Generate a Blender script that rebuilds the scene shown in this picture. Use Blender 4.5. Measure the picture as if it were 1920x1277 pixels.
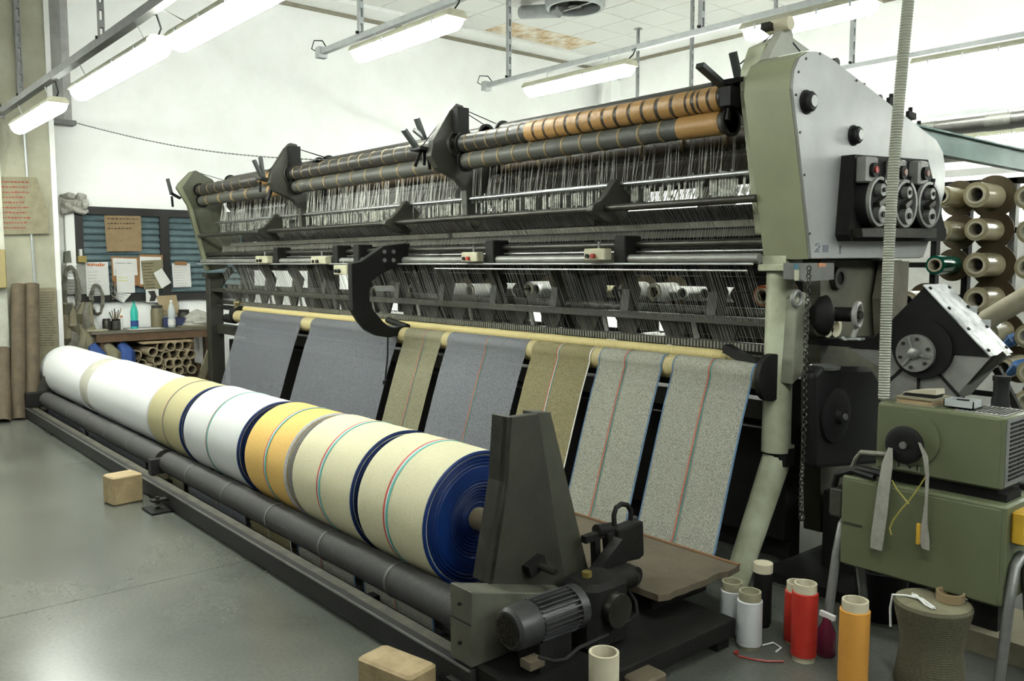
import bpy, math, random
from mathutils import Vector, Matrix
random.seed(7)
for o in list(bpy.data.objects): bpy.data.objects.remove(o)
SC = bpy.context.scene
COL = SC.collection
R = math.radians

# ------------------------------------------------------------------ camera, world, exposure
FPX, CX, CY, H = 1600.0, 960.0, 638.5, 1.6
PITCH = math.atan(143.5 / FPX)
YAW = math.atan(1367 / math.hypot(FPX, 143.5))
FWD0 = Vector((-math.cos(YAW), math.sin(YAW), 0)); RT = Vector((math.sin(YAW), math.cos(YAW), 0))
FW = FWD0 * math.cos(PITCH) + Vector((0, 0, -math.sin(PITCH)))
UP = FWD0 * math.sin(PITCH) + Vector((0, 0, math.cos(PITCH)))
cam = bpy.data.cameras.new('camera'); cam.sensor_width = 36; cam.lens = FPX / 1920 * 36
cam.clip_start = 0.05; cam.clip_end = 100
co = bpy.data.objects.new('camera', cam); COL.objects.link(co)
m = Matrix((RT, UP, -FW)).transposed().to_4x4(); m.translation = (0, 0, H)
co.matrix_world = m
SC.camera = co
w = bpy.data.worlds.new('room_air'); SC.world = w; w.use_nodes = True
w.node_tree.nodes['Background'].inputs[0].default_value = (0.9, 1, 0.95, 1)
w.node_tree.nodes['Background'].inputs[1].default_value = 0.02
SC.view_settings.view_transform = 'Standard'; SC.view_settings.look = 'None'
SC.view_settings.gamma = 1; SC.view_settings.use_curve_mapping = False
SC.view_settings.exposure = 1.35
FILL_R = 5.0           # glow of unseen window bands, added to fill the room
LAMP = 30.0                      # emission of the fluorescent diffusers
LAMPCOL = (0.95, 1.0, 0.90)
SC.cycles.use_denoising = True
SC.cycles.max_bounces = 5; SC.cycles.diffuse_bounces = 3; SC.cycles.glossy_bounces = 2
SC.cycles.use_adaptive_sampling = True; SC.cycles.adaptive_threshold = 0.12; SC.cycles.adaptive_min_samples = 12
SC.cycles.caustics_reflective = False; SC.cycles.caustics_refractive = False
SC.cycles.transparent_max_bounces = 12
SC.cycles.sample_clamp_indirect = 6.0

def at(px, py, x=None, y=None, z=None):
    """real-world point seen at a pixel, on the plane x=, y= or z="""
    d = FW * FPX + RT * (px - CX) - UP * (py - CY)
    if z is not None: t = (z - H) / d.z
    elif x is not None: t = x / d.x
    else: t = y / d.y
    return Vector((0, 0, H)) + d * t
def yz(px, py, x): p = at(px, py, x=x); return (p.y, p.z)
def zat(px, py, y): return at(px, py, y=y).z

# ------------------------------------------------------------------ materials
MATS = {}
KA = 0.70                        # reflectance of everything but the painted room shell, relative to the sampled colours
def mat(name, col, rough=0.6, metal=0.0, col2=None, scale=6.0, bump=0.0, bscale=60.0, contrast=0.25, coat=0, spec=0.5):
    if name in MATS: return MATS[name]
    M = bpy.data.materials.new(name); M.use_nodes = True
    nt = M.node_tree; N = nt.nodes; L = nt.links
    b = N['Principled BSDF']
    b.inputs['Roughness'].default_value = rough; b.inputs['Metallic'].default_value = metal
    b.inputs['Specular IOR Level'].default_value = spec
    if coat: b.inputs['Coat Weight'].default_value = coat
    tc = N.new('ShaderNodeTexCoord')
    if col2 is None: col2 = tuple(c * 0.7 for c in col)
    if name not in ('wall_paint','ceiling_tile','ceiling_grid','stained_tile'): col = tuple(c*KA for c in col); col2 = tuple(c*KA for c in col2)
    n = N.new('ShaderNodeTexNoise'); n.inputs['Scale'].default_value = scale; n.inputs['Detail'].default_value = 6
    n.inputs['Roughness'].default_value = 0.65
    L.new(tc.outputs['Object'], n.inputs['Vector'])
    r = N.new('ShaderNodeValToRGB')
    r.color_ramp.elements[0].position = 0.5 - contrast; r.color_ramp.elements[1].position = 0.5 + contrast * 0.6
    r.color_ramp.elements[0].color = (*col2, 1); r.color_ramp.elements[1].color = (*col, 1)
    L.new(n.outputs['Fac'], r.inputs['Fac']); L.new(r.outputs['Color'], b.inputs['Base Color'])
    if bump:
        n2 = N.new('ShaderNodeTexNoise'); n2.inputs['Scale'].default_value = bscale; n2.inputs['Detail'].default_value = 3
        L.new(tc.outputs['Object'], n2.inputs['Vector'])
        bp = N.new('ShaderNodeBump'); bp.inputs['Strength'].default_value = bump; bp.inputs['Distance'].default_value = 0.01
        L.new(n2.outputs['Fac'], bp.inputs['Height']); L.new(bp.outputs['Normal'], b.inputs['Normal'])
    MATS[name] = M
    return M
def emis(name, col, s):
    M = bpy.data.materials.new(name); M.use_nodes = True
    b = M.node_tree.nodes['Principled BSDF']
    b.inputs['Base Color'].default_value = (0.8, 0.8, 0.78, 1)
    b.inputs['Emission Color'].default_value = (*col, 1); b.inputs['Emission Strength'].default_value = s
    MATS[name] = M
    return M
def bands(name, col, col2, freq, axis='X', rough=0.7, bump=0.3, width=0.5, noise=0.35, spec=0.3, metal=0, ncol=None):
    """rings or ribs across one axis: wound yarn, grooved rubber, knitted cloth"""
    if name in MATS: return MATS[name]
    col = tuple(c*KA for c in col); col2 = tuple(c*KA for c in col2)
    M = bpy.data.materials.new(name); M.use_nodes = True
    nt = M.node_tree; N = nt.nodes; L = nt.links; b = N['Principled BSDF']
    b.inputs['Roughness'].default_value = rough; b.inputs['Specular IOR Level'].default_value = spec
    b.inputs['Metallic'].default_value = metal
    tc = N.new('ShaderNodeTexCoord')
    wv = N.new('ShaderNodeTexWave'); wv.wave_type = 'BANDS'; wv.bands_direction = axis
    wv.inputs['Scale'].default_value = freq; wv.inputs['Distortion'].default_value = 0.6
    wv.inputs['Detail'].default_value = 2
    L.new(tc.outputs['Object'], wv.inputs['Vector'])
    n = N.new('ShaderNodeTexNoise'); n.inputs['Scale'].default_value = 90; n.inputs['Detail'].default_value = 3
    L.new(tc.outputs['Object'], n.inputs['Vector'])
    mx = N.new('ShaderNodeMath'); mx.operation = 'MULTIPLY_ADD'
    L.new(n.outputs['Fac'], mx.inputs[0]); mx.inputs[1].default_value = noise
    mm = N.new('ShaderNodeMath'); mm.operation = 'MULTIPLY'; mm.inputs[1].default_value = 1 - noise
    L.new(wv.outputs['Fac'], mm.inputs[0]); L.new(mm.outputs[0], mx.inputs[2])
    r = N.new('ShaderNodeValToRGB')
    r.color_ramp.elements[0].position = max(0.0, width - 0.3); r.color_ramp.elements[1].position = min(1.0, width + 0.25)
    r.color_ramp.elements[0].color = (*col2, 1); r.color_ramp.elements[1].color = (*col, 1)
    L.new(mx.outputs[0], r.inputs['Fac']); L.new(r.outputs['Color'], b.inputs['Base Color'])
    bp = N.new('ShaderNodeBump'); bp.inputs['Strength'].default_value = bump; bp.inputs['Distance'].default_value = 0.004
    L.new(mx.outputs[0], bp.inputs['Height']); L.new(bp.outputs['Normal'], b.inputs['Normal'])
    MATS[name] = M
    return M
def netting(name, col, col2, opac):
    """open knitted mesh: ribs along the cloth, a little see-through"""
    col = tuple(c*KA*.8 for c in col); col2 = tuple(c*KA*.8 for c in col2)
    M = bpy.data.materials.new(name); M.use_nodes = True
    nt = M.node_tree; N = nt.nodes; L = nt.links; b = N['Principled BSDF']; out = N['Material Output']
    b.inputs['Roughness'].default_value = 0.75; b.inputs['Specular IOR Level'].default_value = 0.2
    tc = N.new('ShaderNodeTexCoord')
    wv = N.new('ShaderNodeTexWave'); wv.bands_direction = 'X'; wv.inputs['Scale'].default_value = 42
    wv.inputs['Distortion'].default_value = 1.5; wv.inputs['Detail'].default_value = 2
    L.new(tc.outputs['Object'], wv.inputs['Vector'])
    n = N.new('ShaderNodeTexNoise'); n.inputs['Scale'].default_value = 170; n.inputs['Detail'].default_value = 2
    L.new(tc.outputs['Object'], n.inputs['Vector'])
    ad = N.new('ShaderNodeMath'); ad.operation = 'MULTIPLY_ADD'; ad.inputs[1].default_value = 0.35
    L.new(wv.outputs['Fac'], ad.inputs[0])
    sm = N.new('ShaderNodeMath'); sm.operation = 'MULTIPLY'; sm.inputs[1].default_value = 0.75
    L.new(n.outputs['Fac'], sm.inputs[0]); L.new(sm.outputs[0], ad.inputs[2])
    r = N.new('ShaderNodeValToRGB'); r.color_ramp.elements[0].position = 0.3; r.color_ramp.elements[1].position = 0.75
    r.color_ramp.elements[0].color = (*col2, 1); r.color_ramp.elements[1].color = (*col, 1)
    L.new(ad.outputs[0], r.inputs['Fac']); L.new(r.outputs['Color'], b.inputs['Base Color'])
    tr = N.new('ShaderNodeBsdfTransparent'); mix = N.new('ShaderNodeMixShader')
    mp = N.new('ShaderNodeMapRange'); mp.inputs['From Min'].default_value = 0.3; mp.inputs['From Max'].default_value = 0.7
    mp.inputs['To Min'].default_value = opac - 0.15; mp.inputs['To Max'].default_value = min(1, opac + 0.12)
    L.new(ad.outputs[0], mp.inputs['Value']); L.new(mp.outputs[0], mix.inputs[0])
    L.new(tr.outputs[0], mix.inputs[1]); L.new(b.outputs[0], mix.inputs[2]); L.new(mix.outputs[0], out.inputs['Surface'])
    MATS[name] = M
    return M
def glassy(name, col, rough=0.05, opac=0.5):
    M = bpy.data.materials.new(name); M.use_nodes = True
    N = M.node_tree.nodes; L = M.node_tree.links; b = N['Principled BSDF']
    b.inputs['Base Color'].default_value = (*col, 1); b.inputs['Roughness'].default_value = rough
    tr = N.new('ShaderNodeBsdfTransparent'); tr.inputs[0].default_value = (*[min(1, c * 1.3 + .1) for c in col], 1)
    mix = N.new('ShaderNodeMixShader'); mix.inputs[0].default_value = opac
    L.new(tr.outputs[0], mix.inputs[1]); L.new(b.outputs[0], mix.inputs[2]); L.new(mix.outputs[0], N['Material Output'].inputs['Surface'])
    MATS[name] = M
    return M

WALL = mat('wall_paint', (0.90, 0.905, 0.89), 0.85, col2=(0.84, 0.845, 0.82), scale=3, bump=0.15, bscale=40)
CEILM = mat('ceiling_tile', (0.74, 0.74, 0.715), 0.9, col2=(0.69, 0.69, 0.66), scale=30, bump=0.2, bscale=200)
GRID = mat('ceiling_grid', (0.93, 0.93, 0.92), 0.6)
STAINT = mat('stained_tile', (0.74, 0.70, 0.60), 0.9, col2=(0.50, 0.33, 0.15), scale=4, contrast=0.12)
FLOORM = mat('floor_paint',(0.155, 0.163, 0.141), 0.26, col2=(0.060, 0.066, 0.055), scale=1.1, contrast=0.62)
def floor_dirt():
    nt=FLOORM.node_tree; N=nt.nodes; L=nt.links; b=N['Principled BSDF']
    src=b.inputs['Base Color'].links[0].from_socket
    tc=[n for n in N if n.type=='TEX_COORD'][0]
    n=N.new('ShaderNodeTexNoise'); n.inputs['Scale'].default_value=55; n.inputs['Detail'].default_value=4
    L.new(tc.outputs['Object'],n.inputs['Vector'])
    mx=N.new('ShaderNodeMixRGB'); mx.blend_type='MULTIPLY'; mx.inputs['Fac'].default_value=.35
    L.new(src,mx.inputs['Color1']); L.new(n.outputs['Fac'],mx.inputs['Color2']); L.new(mx.outputs[0],b.inputs['Base Color'])
    for q in N:
        if q.type=='TEX_NOISE' and q is not n: q.inputs['Detail'].default_value=2
    for q in N:
        if q.type=='VALTORGB': q.color_ramp.interpolation='EASE'
floor_dirt()
JOINT = mat('joint_filler', (0.05, 0.05, 0.045), 0.9)
PILLAR = mat('pillar_cream',(0.40, 0.39, 0.30), 0.8, col2=(0.27, 0.255, 0.175), scale=2.5, bump=0.1)
CONC = mat('duct_grey', (0.42, 0.42, 0.40), 0.7, col2=(0.26, 0.25, 0.24), scale=3)
GREEN = mat('machine_green',(0.29, 0.305, 0.19), 0.5, col2=(0.20, 0.21, 0.125), scale=2.0, bump=0.06, contrast=0.35)
GREENP = mat('pale_green_enamel',(0.52, 0.545, 0.40), 0.45, col2=(0.30, 0.31, 0.20), scale=5, bump=0.05, contrast=0.22)
GREENC = mat('cabinet_green',(0.118, 0.133, 0.070), 0.45, col2=(0.080, 0.088, 0.046), scale=1.6, contrast=0.35)
GREEND = mat('oily_green',(0.034, 0.034, 0.021), 0.55, col2=(0.010, 0.010, 0.007), scale=5, bump=0.15, contrast=0.3)
DARK = mat('oily_black', (0.012, 0.0115, 0.010), 0.65, spec=0.2, col2=(0.005, 0.005, 0.0045), scale=7, bump=0.15)
BLACK = mat('black_plastic', (0.008, 0.008, 0.008), 0.55, spec=0.2)
GREASE = mat('greasy_steel',(0.06, 0.057, 0.047), 0.4, metal=0.6, col2=(0.014, 0.013, 0.010), scale=8, bump=0.1)
STEEL = mat('worn_steel', (0.50, 0.50, 0.48), 0.33, metal=0.85, col2=(0.25, 0.25, 0.24), scale=6)
BRIGHT = mat('polished_steel', (0.72, 0.74, 0.74), 0.22, metal=0.9, col2=(0.5, 0.52, 0.52), scale=10)
ALU = mat('housing_silver',(0.50, 0.50, 0.49), 0.42, metal=0.55, col2=(0.30, 0.30, 0.29), scale=1.8, contrast=0.35)
ALU2 = mat('cast_aluminium', (0.33, 0.33, 0.31), 0.5, metal=0.5, col2=(0.17, 0.17, 0.155), scale=4)
ZINC = mat('galvanised', (0.52, 0.54, 0.54), 0.45, metal=0.5, col2=(0.40, 0.42, 0.42), scale=12)
RAILG = mat('rail_grey', (0.25, 0.25, 0.25), 0.6, col2=(0.17, 0.17, 0.17), scale=12)
LAMPB = mat('lamp_body', (0.46, 0.46, 0.34), 0.5)
DIFF = emis('lamp_diffuser', LAMPCOL, LAMP)
WHITE = mat('white_paper', (0.80, 0.80, 0.78), 0.8, col2=(0.72, 0.72, 0.69))
CARD = mat('cardboard', (0.36, 0.255, 0.14), 0.85, col2=(0.28, 0.195, 0.10), scale=14)
CARDG = mat('grey_cardboard', (0.25, 0.225, 0.145), 0.85, col2=(0.18, 0.16, 0.10), scale=14)
TUBEM = mat('tube_cardboard', (0.42, 0.345, 0.22), 0.8, col2=(0.30, 0.24, 0.15), scale=10)
TUBEL = mat('pale_tube', (0.62, 0.57, 0.42), 0.7, col2=(0.50, 0.45, 0.32), scale=10)
WOOD = mat('raw_wood', (0.46, 0.35, 0.19), 0.75, col2=(0.24, 0.165, 0.075), scale=9, bump=0.3, bscale=30)
PLANK = mat('worn_plank', (0.135, 0.105, 0.065), 0.7, col2=(0.065, 0.055, 0.038), scale=6, bump=0.3, contrast=0.3)
BENCHW = mat('bench_wood', (0.15, 0.085, 0.04), 0.6, col2=(0.08, 0.045, 0.022), scale=9)
FRAMEW = mat('window_frame_dark', (0.012, 0.009, 0.008), 0.5)
SLATM = mat('shutter_blue_grey', (0.20, 0.29, 0.32), 0.38, metal=0.2, col2=(0.12, 0.18, 0.20), scale=7)
INK = mat('dark_ink', (0.03, 0.025, 0.02), 0.9)
INKR = mat('red_ink', (0.30, 0.06, 0.035), 0.9)
INKO = mat('orange_ink', (0.70, 0.22, 0.06), 0.9)
REDP = mat('red_plastic', (0.45, 0.035, 0.02), 0.35)
YELP = mat('yellow_plastic', (0.62, 0.38, 0.03), 0.4, col2=(0.4, 0.22, 0.02))
CREAMP = mat('cream_enamel', (0.52, 0.50, 0.36), 0.5, col2=(0.36, 0.34, 0.22), scale=12)
BLUEP = mat('blue_cloth', (0.03, 0.085, 0.30), 0.8)
BEIGE = mat('bundle_white', (0.60, 0.58, 0.52), 0.8, col2=(0.42, 0.41, 0.36), scale=14, bump=0.4)
CABLEM = mat('cable_bundle', (0.24, 0.23, 0.185), 0.7, col2=(0.12, 0.115, 0.09), scale=30)
TEAL = mat('beam_teal', (0.16, 0.26, 0.235), 0.55, col2=(0.09, 0.15, 0.135), scale=4)
YARNW = mat('white_yarn', (0.66, 0.66, 0.60), 0.6, col2=(0.50, 0.50, 0.45), scale=60)
YARND = mat('dark_yarn', (0.10, 0.10, 0.09), 0.5, col2=(0.055, 0.055, 0.05), scale=60)
YARNM = mat('grey_yarn',(0.25, 0.25, 0.22), 0.5, col2=(0.13, 0.13, 0.11), scale=60)

# ------------------------------------------------------------------ mesh helpers
class B:
    def __init__(s): s.v = []; s.f = []
    def add(s, vs, fs):
        k = len(s.v); s.v += [tuple(v) for v in vs]; s.f += [tuple(i + k for i in f) for f in fs]; return s
    def box(s, x0, x1, y0, y1, z0, z1):
        return s.add([(x0,y0,z0),(x1,y0,z0),(x1,y1,z0),(x0,y1,z0),(x0,y0,z1),(x1,y0,z1),(x1,y1,z1),(x0,y1,z1)],
                     [(0,3,2,1),(4,5,6,7),(0,1,5,4),(1,2,6,5),(2,3,7,6),(3,0,4,7)])
    def bevbox(s, x0, x1, y0, y1, z0, z1, c=0.01):
        """box with chamfered edges along all sides of its top and vertical corners"""
        def ring(z, d): return [(x0+c+d,y0+d,z),(x1-c-d,y0+d,z),(x1-d,y0+c+d,z),(x1-d,y1-c-d,z),(x1-c-d,y1-d,z),(x0+c+d,y1-d,z),(x0+d,y1-c-d,z),(x0+d,y0+c+d,z)]
        rs = [ring(z0, c*.7), ring(z0+c*.7, 0), ring(z1-c*.7, 0), ring(z1, c*.7)]
        vs = sum(rs, []); fs = [tuple(range(7,-1,-1)), tuple(range(24,32))]
        for k in range(3):
            for i in range(8): j=(i+1)%8; fs.append((k*8+i, k*8+j, k*8+8+j, k*8+8+i))
        return s.add(vs, fs)
    def obox(s, c, size, rot):
        hx, hy, hz = [q/2 for q in size]; c = Vector(c)
        vs = [c + rot @ Vector((a*hx, b*hy, d*hz)) for d in (-1,1) for a,b in ((-1,-1),(1,-1),(1,1),(-1,1))]
        return s.add(vs, [(0,3,2,1),(4,5,6,7),(0,1,5,4),(1,2,6,5),(2,3,7,6),(3,0,4,7)])
    def bar(s, p0, p1, w, h, up=(0,0,1)):
        p0, p1 = Vector(p0), Vector(p1); d = (p1-p0); l = d.length; d.normalize()
        u = Vector(up); sd = d.cross(u)
        if sd.length < 1e-4: sd = d.cross(Vector((1,0,0)))
        sd.normalize(); u = sd.cross(d)
        return s.obox((p0+p1)/2, (l, w, h), Matrix((d, sd, u)).transposed())
    def frame(s, d):
        d = Vector(d).normalized(); a = Vector((0,0,1)) if abs(d.z) < 0.9 else Vector((1,0,0))
        u = d.cross(a).normalized(); return d, u, d.cross(u)
    def lathe(s, p0, axis, prof, n=20, cap0=True, cap1=True, closed=False):
        d, u, v = s.frame(axis); p0 = Vector(p0); vs = []; fs = []
        for t, r in prof:
            for i in range(n):
                a = 2*math.pi*i/n; vs.append(p0 + d*t + (u*math.cos(a) + v*math.sin(a))*r)
        K = len(prof)
        for k in range(K-1 + (1 if closed else 0)):
            k2 = (k+1) % K
            for i in range(n): j=(i+1)%n; fs.append((k*n+i, k*n+j, k2*n+j, k2*n+i))
        if not closed:
            if cap0: fs.append(tuple(range(n-1,-1,-1)))
            if cap1: fs.append(tuple(range((K-1)*n, K*n)))
        return s.add(vs, fs)
    def cyl(s, p0, p1, r, n=16, r1=None):
        p0, p1 = Vector(p0), Vector(p1); d = p1-p0
        return s.lathe(p0, d, [(0, r), (d.length, r if r1 is None else r1)], n)
    def pipe(s, p0, p1, ro, ri, n=18):
        p0, p1 = Vector(p0), Vector(p1); d = p1-p0; l = d.length
        return s.lathe(p0, d, [(0,ri),(0,ro),(l,ro),(l,ri)], n, closed=True)
    def tube(s, pts, r, n=8):
        pts = [Vector(p) for p in pts]; vs = []; fs = []; K = len(pts); u = None
        for k, p in enumerate(pts):
            t = (pts[min(k+1,K-1)] - pts[max(k-1,0)]).normalized()
            if u is None: _, u, _ = s.frame(t)
            u = (u - t*u.dot(t)).normalized(); v = t.cross(u)
            rr = r[k] if isinstance(r, (list, tuple)) else r
            for i in range(n): a=2*math.pi*i/n; vs.append(p + (u*math.cos(a)+v*math.sin(a))*rr)
        for k in range(K-1):
            for i in range(n): j=(i+1)%n; fs.append((k*n+i,k*n+j,k*n+n+j,k*n+n+i))
        fs += [tuple(range(n-1,-1,-1)), tuple(range((K-1)*n,K*n))]
        return s.add(vs, fs)
    def torus(s, c, axis, Rr, r, n=20, k=8):
        d,u,v = s.frame(axis); c = Vector(c); vs=[]; fs=[]
        for i in range(n):
            a=2*math.pi*i/n; e=u*math.cos(a)+v*math.sin(a)
            for j in range(k): b=2*math.pi*j/k; vs.append(c+e*(Rr+r*math.cos(b))+d*(r*math.sin(b)))
        for i in range(n):
            for j in range(k): i2=(i+1)%n; j2=(j+1)%k; fs.append((i*k+j,i*k+j2,i2*k+j2,i2*k+j))
        return s.add(vs,fs)
    def prism(s, poly, axis, a0, a1):
        """polygon extruded along x ('x': poly is (y,z)), y ('y': (x,z)) or z ('z': (x,y))"""
        def p(q,a): return {'x':(a,q[0],q[1]),'y':(q[0],a,q[1]),'z':(q[0],q[1],a)}[axis]
        n=len(poly); vs=[p(q,a0) for q in poly]+[p(q,a1) for q in poly]
        fs=[tuple(range(n-1,-1,-1)),tuple(range(n,2*n))]+[(i,(i+1)%n,n+(i+1)%n,n+i) for i in range(n)]
        return s.add(vs,fs)
    def thread(s, p0, p1, r=0.0012):
        p0=Vector(p0);p1=Vector(p1)
        vs=[]
        for p in (p0,p1):
            for a in (0.5,2.6,4.7): vs.append(p+Vector((math.cos(a)*r,math.sin(a)*r,0)))
        return s.add(vs,[(0,1,4,3),(1,2,5,4),(2,0,3,5)])
    def obj(s, name, m, parent=None, smooth=35, bevel=0):
        me = bpy.data.meshes.new(name); me.from_pydata(s.v, [], s.f); me.update()
        o = bpy.data.objects.new(name, me); COL.objects.link(o)
        me.materials.append(m)
        if smooth:
            me.polygons.foreach_set('use_smooth', [True]*len(me.polygons)); me.set_sharp_from_angle(angle=R(smooth))
        if bevel:
            b = o.modifiers.new('edge', 'BEVEL'); b.width = bevel; b.segments = 2; b.limit_method = 'ANGLE'; b.angle_limit = R(40)
        if parent is not None: attach(o, parent)
        return o
def attach(o, p):
    o.parent = p
    if p.type == 'EMPTY': o.matrix_parent_inverse = Matrix.Translation(-p.location)
def thing(name, label, cat, loc=(0,0,0), group=None):
    o = bpy.data.objects.new(name, None); COL.objects.link(o); o.empty_display_size = 0.1
    o.location = loc; o['label'] = label; o['category'] = cat
    if group: o['group'] = group
    return o
def tag(o, label, cat, group=None):
    o['label'] = label; o['category'] = cat
    if group: o['group'] = group
    return o
def struct(o): o['kind'] = 'structure'; return o
def stuff(o): o['kind'] = 'stuff'; return o
def dup(root, loc=None, rot=None, label=None, parent=None):
    c = root.copy(); COL.objects.link(c)
    if parent is not None: c.parent = parent
    if loc is not None: c.location = loc
    if rot is not None: c.rotation_euler = rot
    if label: c['label'] = label
    for ch in root.children: dup(ch, parent=c)
    return c
def arc(c, r, a0, a1, n=8): return [(c[0]+r*math.cos(R(a0+(a1-a0)*i/n)), c[1]+r*math.sin(R(a0+(a1-a0)*i/n))) for i in range(n+1)]

# ------------------------------------------------------------------ the room
XL, YB, ZC = -11.1, 11.5, 5.2
XR, YF = 4.5, -4.5
DIMW = mat('unseen_wall_dim', (0.20, 0.20, 0.19), 0.8)  # unseen walls darkened to cut the bounce light from the front
fl = struct(B().box(XL-.2, XR+.2, YF-.2, YB+.2, -0.12, -0.012).obj('floor', JOINT, smooth=0))
j1 = (at(0,1165,z=0).x + at(459,1048,z=0).x)/2
j2 = (at(0,887,z=0).x + at(155,870,z=0).x)/2
XJ = [XL-.2, j2, j1, 0.4, XR+.2]; YJ = [YF-.2, 4.9, YB+.2]
for i in range(4):
    for k in range(2):
        B().box(XJ[i]+.003, XJ[i+1]-.003, YJ[k]+.003, YJ[k+1]-.003, -0.012, 0).obj('floor_slab', FLOORM, fl, smooth=0)
wl = struct(B().box(XL-.2, XL, YF-.2, YB+.2, 0, ZC).obj('wall_left', WALL, smooth=0))
wb = struct(B().box(XL, XR, YB, YB+.2, 0, ZC).obj('wall_back', WALL, smooth=0))
struct(B().box(XR, XR+.2, YF-.2, YB+.2, 0, ZC).obj('wall_right', DIMW, smooth=0))
struct(B().box(XL, XR, YF-.2, YF, 0, ZC).obj('wall_front', DIMW, smooth=0))
cl = struct(B().box(XL-.2, XR+.2, YF-.2, YB+.2, ZC+.02, ZC+.15).obj('ceiling', GRID, smooth=0))
T = 0.62
tile = None; st = 0
x = XL + 0.48
gx = []
while x < XR - T: gx.append(x); x += T
gy = []; y = YB - 0.55 - T
while y > YF: gy.append(y); y -= T
far = B(); ntile = 0
TILEB = B().box(0.006, T-.006, 0.006, T-.006, 0, 0.022)
for xx in gx:
    for yy in gy:
        v = Vector((xx+T/2, yy+T/2, ZC)) - Vector((0,0,H)); dep = v.dot(FW)
        vis = False
        if dep > 0.5:
            px = CX + FPX*v.dot(RT)/dep; py = CY - FPX*v.dot(UP)/dep
            vis = -150 < px < 2070 and -90 < py < 400
        if vis and ntile < 290:
            if tile is None: tile = TILEB.obj('ceiling_tile', CEILM, cl, smooth=0); o = tile
            else: o = tile.copy(); COL.objects.link(o)
            o.location = (xx, yy, ZC-.002); ntile += 1
            stained = (xx < XL+.6 and 8.2 < yy < 10.0)
            if stained:
                o.data = o.data.copy(); o.data.materials[0] = STAINT
        else: far.box(xx+.006, xx+T-.006, yy+.006, yy+T-.006, ZC-.002, ZC+.02)
stuff(far.obj('ceiling_tile_field', CEILM, cl, smooth=0))
# plaster margin around the tile grid and the small cornice line
struct(B().box(XL, XL+.47, YF, YB, ZC-.05, ZC+.02).obj('trim_1', WALL, smooth=0))
struct(B().box(XL+.47, XR, YB-.54, YB, ZC-.05, ZC+.02).obj('trim_2', WALL, smooth=0))
TRIMD = mat('cornice_line', (0.42, 0.38, 0.29), 0.8)
struct(B().box(XL, XL+.03, YF, YB, ZC-.10, ZC-.05).obj('trim_3', TRIMD, smooth=0))
struct(B().box(XL+.03, XR, YB-.03, YB, ZC-.10, ZC-.05).obj('trim_4', TRIMD, smooth=0))
# vertical duct in the far corner of the room
p = at(1140, 180, y=11.3)
struct(B().box(p.x-.14, p.x+.10, 11.28, YB, 0, 4.85).obj('trim_5', WALL, smooth=0))

# pillar on the left with its strips
PX = -10.45
ye = at(113, 500, x=PX).y
pil = struct(B().box(XL, PX, 0.7, ye, 0, ZC-.05).obj('wall_pillar', PILLAR, smooth=0))
B().box(PX, PX+.018, ye-.05, ye, 0, ZC-.06).obj('corner_strip', WHITE, pil, smooth=0)
ya = at(37, 180, x=PX).y
B().box(PX, PX+.05, ya-.025, ya+.025, at(37,182,x=PX).z, ZC-.06).obj('cable_channel', RAILG, pil, smooth=0)
B().box(PX, PX+.05, at(0,600,x=PX).y-.25, at(14,600,x=PX).y, 0.0, 3.3).obj('edge_strip', mat('strip_cream',(0.56,0.56,0.47),.7), pil, smooth=0)
c = thing('conduit_pipe', 'thin grey conduit running down the cream pillar beside the brown sheet', 'pipe', (PX+.03, at(62,500,x=PX).y, 1.2))
yc = at(60,440,x=PX).y
B().cyl((PX+.02, yc, at(70,535,x=PX).z), (PX+.02, yc-.03, at(48,250,x=PX).z), 0.013, 8).obj('tube', ZINC, c)
B().box(PX, PX+.04, yc-.03, yc+.035, at(70,540,x=PX).z-.06, at(70,540,x=PX).z+.02).obj('junction_box', WHITE, c, smooth=0)
# duct on the left wall
p0, p1 = at(88, 232, x=XL+.1), at(136, 236, x=XL+.1)
d = thing('wall_duct', 'grey sheet metal downpipe duct hanging on the left wall by the pillar', 'duct', (XL+.06, p1.y-.1, p1.z))
B().box(XL, XL+.16, p1.y-.30, p1.y-.10, p1.z+.05, ZC-.11).obj('pipe_cover', CONC, d, smooth=0)
B().box(XL, XL+.10, p1.y-.085, p1.y, p1.z+.05, ZC-.11).obj('side_strip', mat('pale_strip',(0.6,0.59,0.57),.7), d, smooth=0)
B().box(XL, XL+.20, p1.y-.34, p1.y+.02, p1.z, p1.z+.05).obj('bottom_flange', RAILG, d, smooth=0)

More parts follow.
